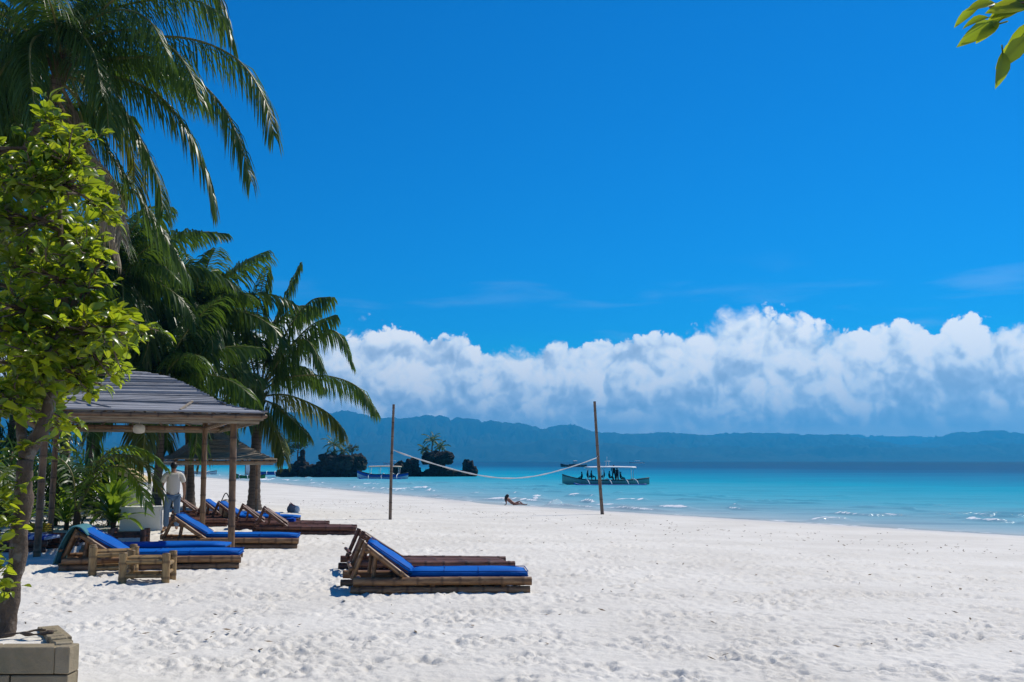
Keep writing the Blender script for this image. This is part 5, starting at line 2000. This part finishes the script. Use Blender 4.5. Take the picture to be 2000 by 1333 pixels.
Bn = [('pel', 'waist'), ('waist', 'chest'), ('chest', 'neckb'), ('neckb', 'neck'), ('neck', 'head'), ('head', 'crown'), ('neckb', 'shr'), ('shr', 'elr'), ('elr', 'wrr'), ('wrr', 'hnr'), ('hnr', 'fnr'), ('hnr', 'thr'),
      ('neckb', 'shl'), ('shl', 'ell'), ('ell', 'wrl'), ('wrl', 'hnl'), ('hnl', 'fnl'), ('hnl', 'thl'), ('pel', 'hir'), ('hir', 'knr'), ('knr', 'anr'), ('anr', 'ftr'), ('pel', 'hil'), ('hil', 'knl'), ('knl', 'anl'), ('anl', 'ftl')]
skin_body('body', J, Bn, 'skin', man, rootj='pel')
S = {'hem': (V(0, 0, .84), (.19, .14)), 'waist': (V(0, 0, 1.06), (.18, .135)), 'chest': (V(0, .01, 1.28), (.195, .14)), 'neckb': (V(0, 0, 1.44), (.10, .09)), 'shr': (V(.20, 0, 1.41), .082), 'slr': (V(.26, 0, 1.20), .078), 'shl': (V(-.20, 0, 1.41), .082), 'sll': (V(-.26, .02, 1.20), .078)}
skin_body('shirt', S, [('hem', 'waist'), ('waist', 'chest'), ('chest', 'neckb'), ('neckb', 'shr'), ('shr', 'slr'), ('neckb', 'shl'), ('shl', 'sll')], 'shirt_white', man, rootj='hem')
T = {'pel': (V(0, 0, .93), (.165, .12)), 'hir': (V(.10, 0, .84), .108), 'knr': (V(.12, .03, .49), .083), 'anr': (V(.12, -.02, .08), .07), 'hil': (V(-.10, 0, .84), .108), 'knl': (V(-.13, .08, .50), .083), 'anl': (V(-.14, .07, .08), .07)}
skin_body('jeans', T, [('pel', 'hir'), ('hir', 'knr'), ('knr', 'anr'), ('pel', 'hil'), ('hil', 'knl'), ('knl', 'anl')], 'jeans', man, rootj='pel')
b = MB()
b.ell((0, .0, 1.655), (.088, .10, .095), 12, 8)
b.build('hair', 'hair_dark', man)

# the woman reclining at the water's edge, leaning back on her arms
wx, wy = 0.1, 57.4
wom = thing('person', (wx, wy, gz(wx, wy)), 'long-haired woman reclining on the sand at the water edge', 'person', None, 0.0)
wom.scale = (.8, .8, .76)
J = {'pel': (V(0, 0, .11), (.13, .16)), 'waist': (V(-.16, 0, .22), (.10, .13)), 'chest': (V(-.34, 0, .38), (.11, .15)), 'neckb': (V(-.43, 0, .50), (.06, .08)), 'neck': (V(-.44, 0, .57), .045), 'head': (V(-.41, 0, .66), .085), 'crown': (V(-.42, 0, .74), .07),
     'shr': (V(-.43, -.18, .48), .05), 'elr': (V(-.54, -.24, .27), .036), 'wrr': (V(-.55, -.26, .08), .027), 'hnr': (V(-.60, -.27, .03), .03), 'fnr': (V(-.69, -.28, .02), .015), 'thr': (V(-.61, -.21, .025), .013),
     'shl': (V(-.43, .18, .48), .05), 'ell': (V(-.52, .24, .27), .036), 'wrl': (V(-.52, .26, .08), .027), 'hnl': (V(-.57, .27, .03), .03), 'fnl': (V(-.66, .28, .02), .015), 'thl': (V(-.58, .21, .025), .013),
     'hir': (V(.06, -.10, .10), .095), 'knr': (V(.46, -.12, .11), .06), 'anr': (V(.88, -.14, .05), .038), 'ftr': (V(.98, -.15, .12), .03),
     'hil': (V(.06, .10, .11), .095), 'knl': (V(.42, .12, .28), .06), 'anl': (V(.66, .13, .06), .038), 'ftl': (V(.80, .13, .04), .03)}
skin_body('body', J, Bn, 'skin_tanned', wom, rootj='pel')
skin_body('bikini_top', {'a': (V(-.31, -.10, .37), (.09, .10)), 'b': (V(-.31, .10, .37), (.09, .10))}, [('a', 'b')], 'red_cloth', wom, rootj='a')
skin_body('bikini_bottom', {'a': (V(.0, -.09, .11), .125), 'b': (V(.0, .09, .11), .125)}, [('a', 'b')], 'dark_cloth', wom, rootj='a')
b = MB()
b.ell((-.45, 0, .70), (.115, .105, .13), 12, 8)
b.tube(catmull([V(-.47, 0, .72), V(-.55, 0, .58), V(-.57, 0, .42), V(-.56, 0, .24)], 10), [.10, .11, .115, .115, .11, .105, .10, .09, .08, .06, .03], 9, True)
b.build('hair', 'hair_dark', wom)

# passengers on the green boat
seat = {'pel': (V(0, 0, .12), (.14, .12)), 'chest': (V(-.02, 0, .42), (.15, .11)), 'neckb': (V(0, 0, .58), .07), 'neck': (V(.01, 0, .64), .05), 'head': (V(.02, 0, .73), .085), 'crown': (V(.02, 0, .82), .07),
        'shr': (V(0, -.18, .54), .055), 'elr': (V(.08, -.22, .30), .042), 'wrr': (V(.28, -.16, .22), .032), 'shl': (V(0, .18, .54), .055), 'ell': (V(.08, .22, .30), .042), 'wrl': (V(.28, .16, .22), .032),
        'hir': (V(.05, -.09, .11), .085), 'knr': (V(.42, -.11, .16), .065), 'anr': (V(.46, -.11, -.2), .045), 'hil': (V(.05, .09, .11), .085), 'knl': (V(.42, .11, .16), .065), 'anl': (V(.46, .11, -.2), .045)}
sb_ = [('pel', 'chest'), ('chest', 'neckb'), ('neckb', 'neck'), ('neck', 'head'), ('head', 'crown'), ('neckb', 'shr'), ('shr', 'elr'), ('elr', 'wrr'), ('neckb', 'shl'), ('shl', 'ell'), ('ell', 'wrl'), ('pel', 'hir'), ('hir', 'knr'), ('knr', 'anr'), ('pel', 'hil'), ('hil', 'knl'), ('knl', 'anl')]
for k, (dx, z, fl, lab) in enumerate([(-2.55, .85, 1, 'passenger seated nearest the bow of the green boat'), (-1.95, .98, 0, 'second passenger from the bow of the green boat'), (-1.55, .98, 0, 'passenger just left of the pole on the green boat'),
                                      (-.2, .98, 1, 'passenger right of the pole on the green boat'), (.35, .92, 0, 'passenger amidships on the green boat, left of the helmsman'), (1.55, .85, 0, 'crew member seated towards the stern of the green boat')]):
    o = skin_body('person', seat, sb_, 'dark_cloth', None, BOAT + V(dx, -.1, z - .3), (0, 0, math.pi * fl), 1, 'pel')
    tag(o, lab, 'person', 'people on the green boat')
stand = {k: (co * .97, r) for k, (co, r) in {'pel': (V(0, 0, .93), (.15, .11)), 'chest': (V(0, .01, 1.28), (.17, .115)), 'neckb': (V(0, 0, 1.44), .075), 'neck': (V(0, 0, 1.50), .055), 'head': (V(0, .03, 1.58), .085), 'crown': (V(0, .03, 1.68), .075),
         'shr': (V(.19, 0, 1.41), .062), 'elr': (V(.32, .05, 1.24), .045), 'wrr': (V(.45, .10, 1.35), .035), 'shl': (V(-.19, 0, 1.41), .062), 'ell': (V(-.27, .03, 1.15), .045), 'wrl': (V(-.24, .18, .98), .035),
         'hir': (V(.10, 0, .86), .095), 'knr': (V(.14, .03, .49), .066), 'anr': (V(.16, -.02, .08), .045), 'hil': (V(-.10, 0, .86), .095), 'knl': (V(-.13, .08, .50), .066), 'anl': (V(-.14, .07, .08), .045)}.items()}
for k, (dx, lab) in enumerate([(.85, 'helmsman standing under the awning of the green boat'), (1.2, 'crew member standing right beside the helmsman on the green boat')]):
    o = skin_body('person', stand, sb_, 'dark_cloth', None, BOAT + V(dx, .1 * k, .45 - .35 * k), (0, 0, R(160 * k)), 1, 'pel')
    tag(o, lab, 'person', 'people on the green boat')

# ------------------------------------------------------------------ small things on the sand
x, y = -8.42, 38.6
root = thing('beach_bag', (x, y, gz(x, y)), 'grey and white beach bag left alone on the sand', 'bag')
b = MB()
b.ell((0, 0, .13), (.20, .16, .19), 12, 8)
b.ell((-.02, -.05, .22), (.12, .10, .13), 10, 7)
b.build('pack', 'bag_grey', root)
b = MB()
b.ell((.17, .02, .11), (.13, .14, .16), 10, 7)
b.build('white_pouch', 'white_boat', root)
b = MB()
b.tube(catmull([V(-.1, -.1, .28), V(-.02, -.16, .38), V(.08, -.1, .27)], 8), .014, 5)
b.build('strap', 'red_cloth', root)
x, y = -8.35, 29.4
root = thing('woven_bag', (x, y, gz(x, y)), 'patterned woven bag hanging full beside the standing man, among the loungers', 'bag')
b = MB()
b.ell((0, 0, .45), (.20, .15, .26), 12, 8)
b.build('pack', 'canopy_cream', root)
b = MB()
b.tube(catmull([V(-.14, 0, .62), V(0, 0, .88), V(.14, 0, .62)], 10), .016, 5)
b.build('strap', 'dark_cloth', root)
x, y = -10.6, 36.0
strap_plant('seedling', (x, y, gz(x, y)), 'single small sprout on the sand between the hut posts', 5, .55, .05, 91, 'lily_leaf', True, 'plant', None, (50, 80), (90, 150), .08)
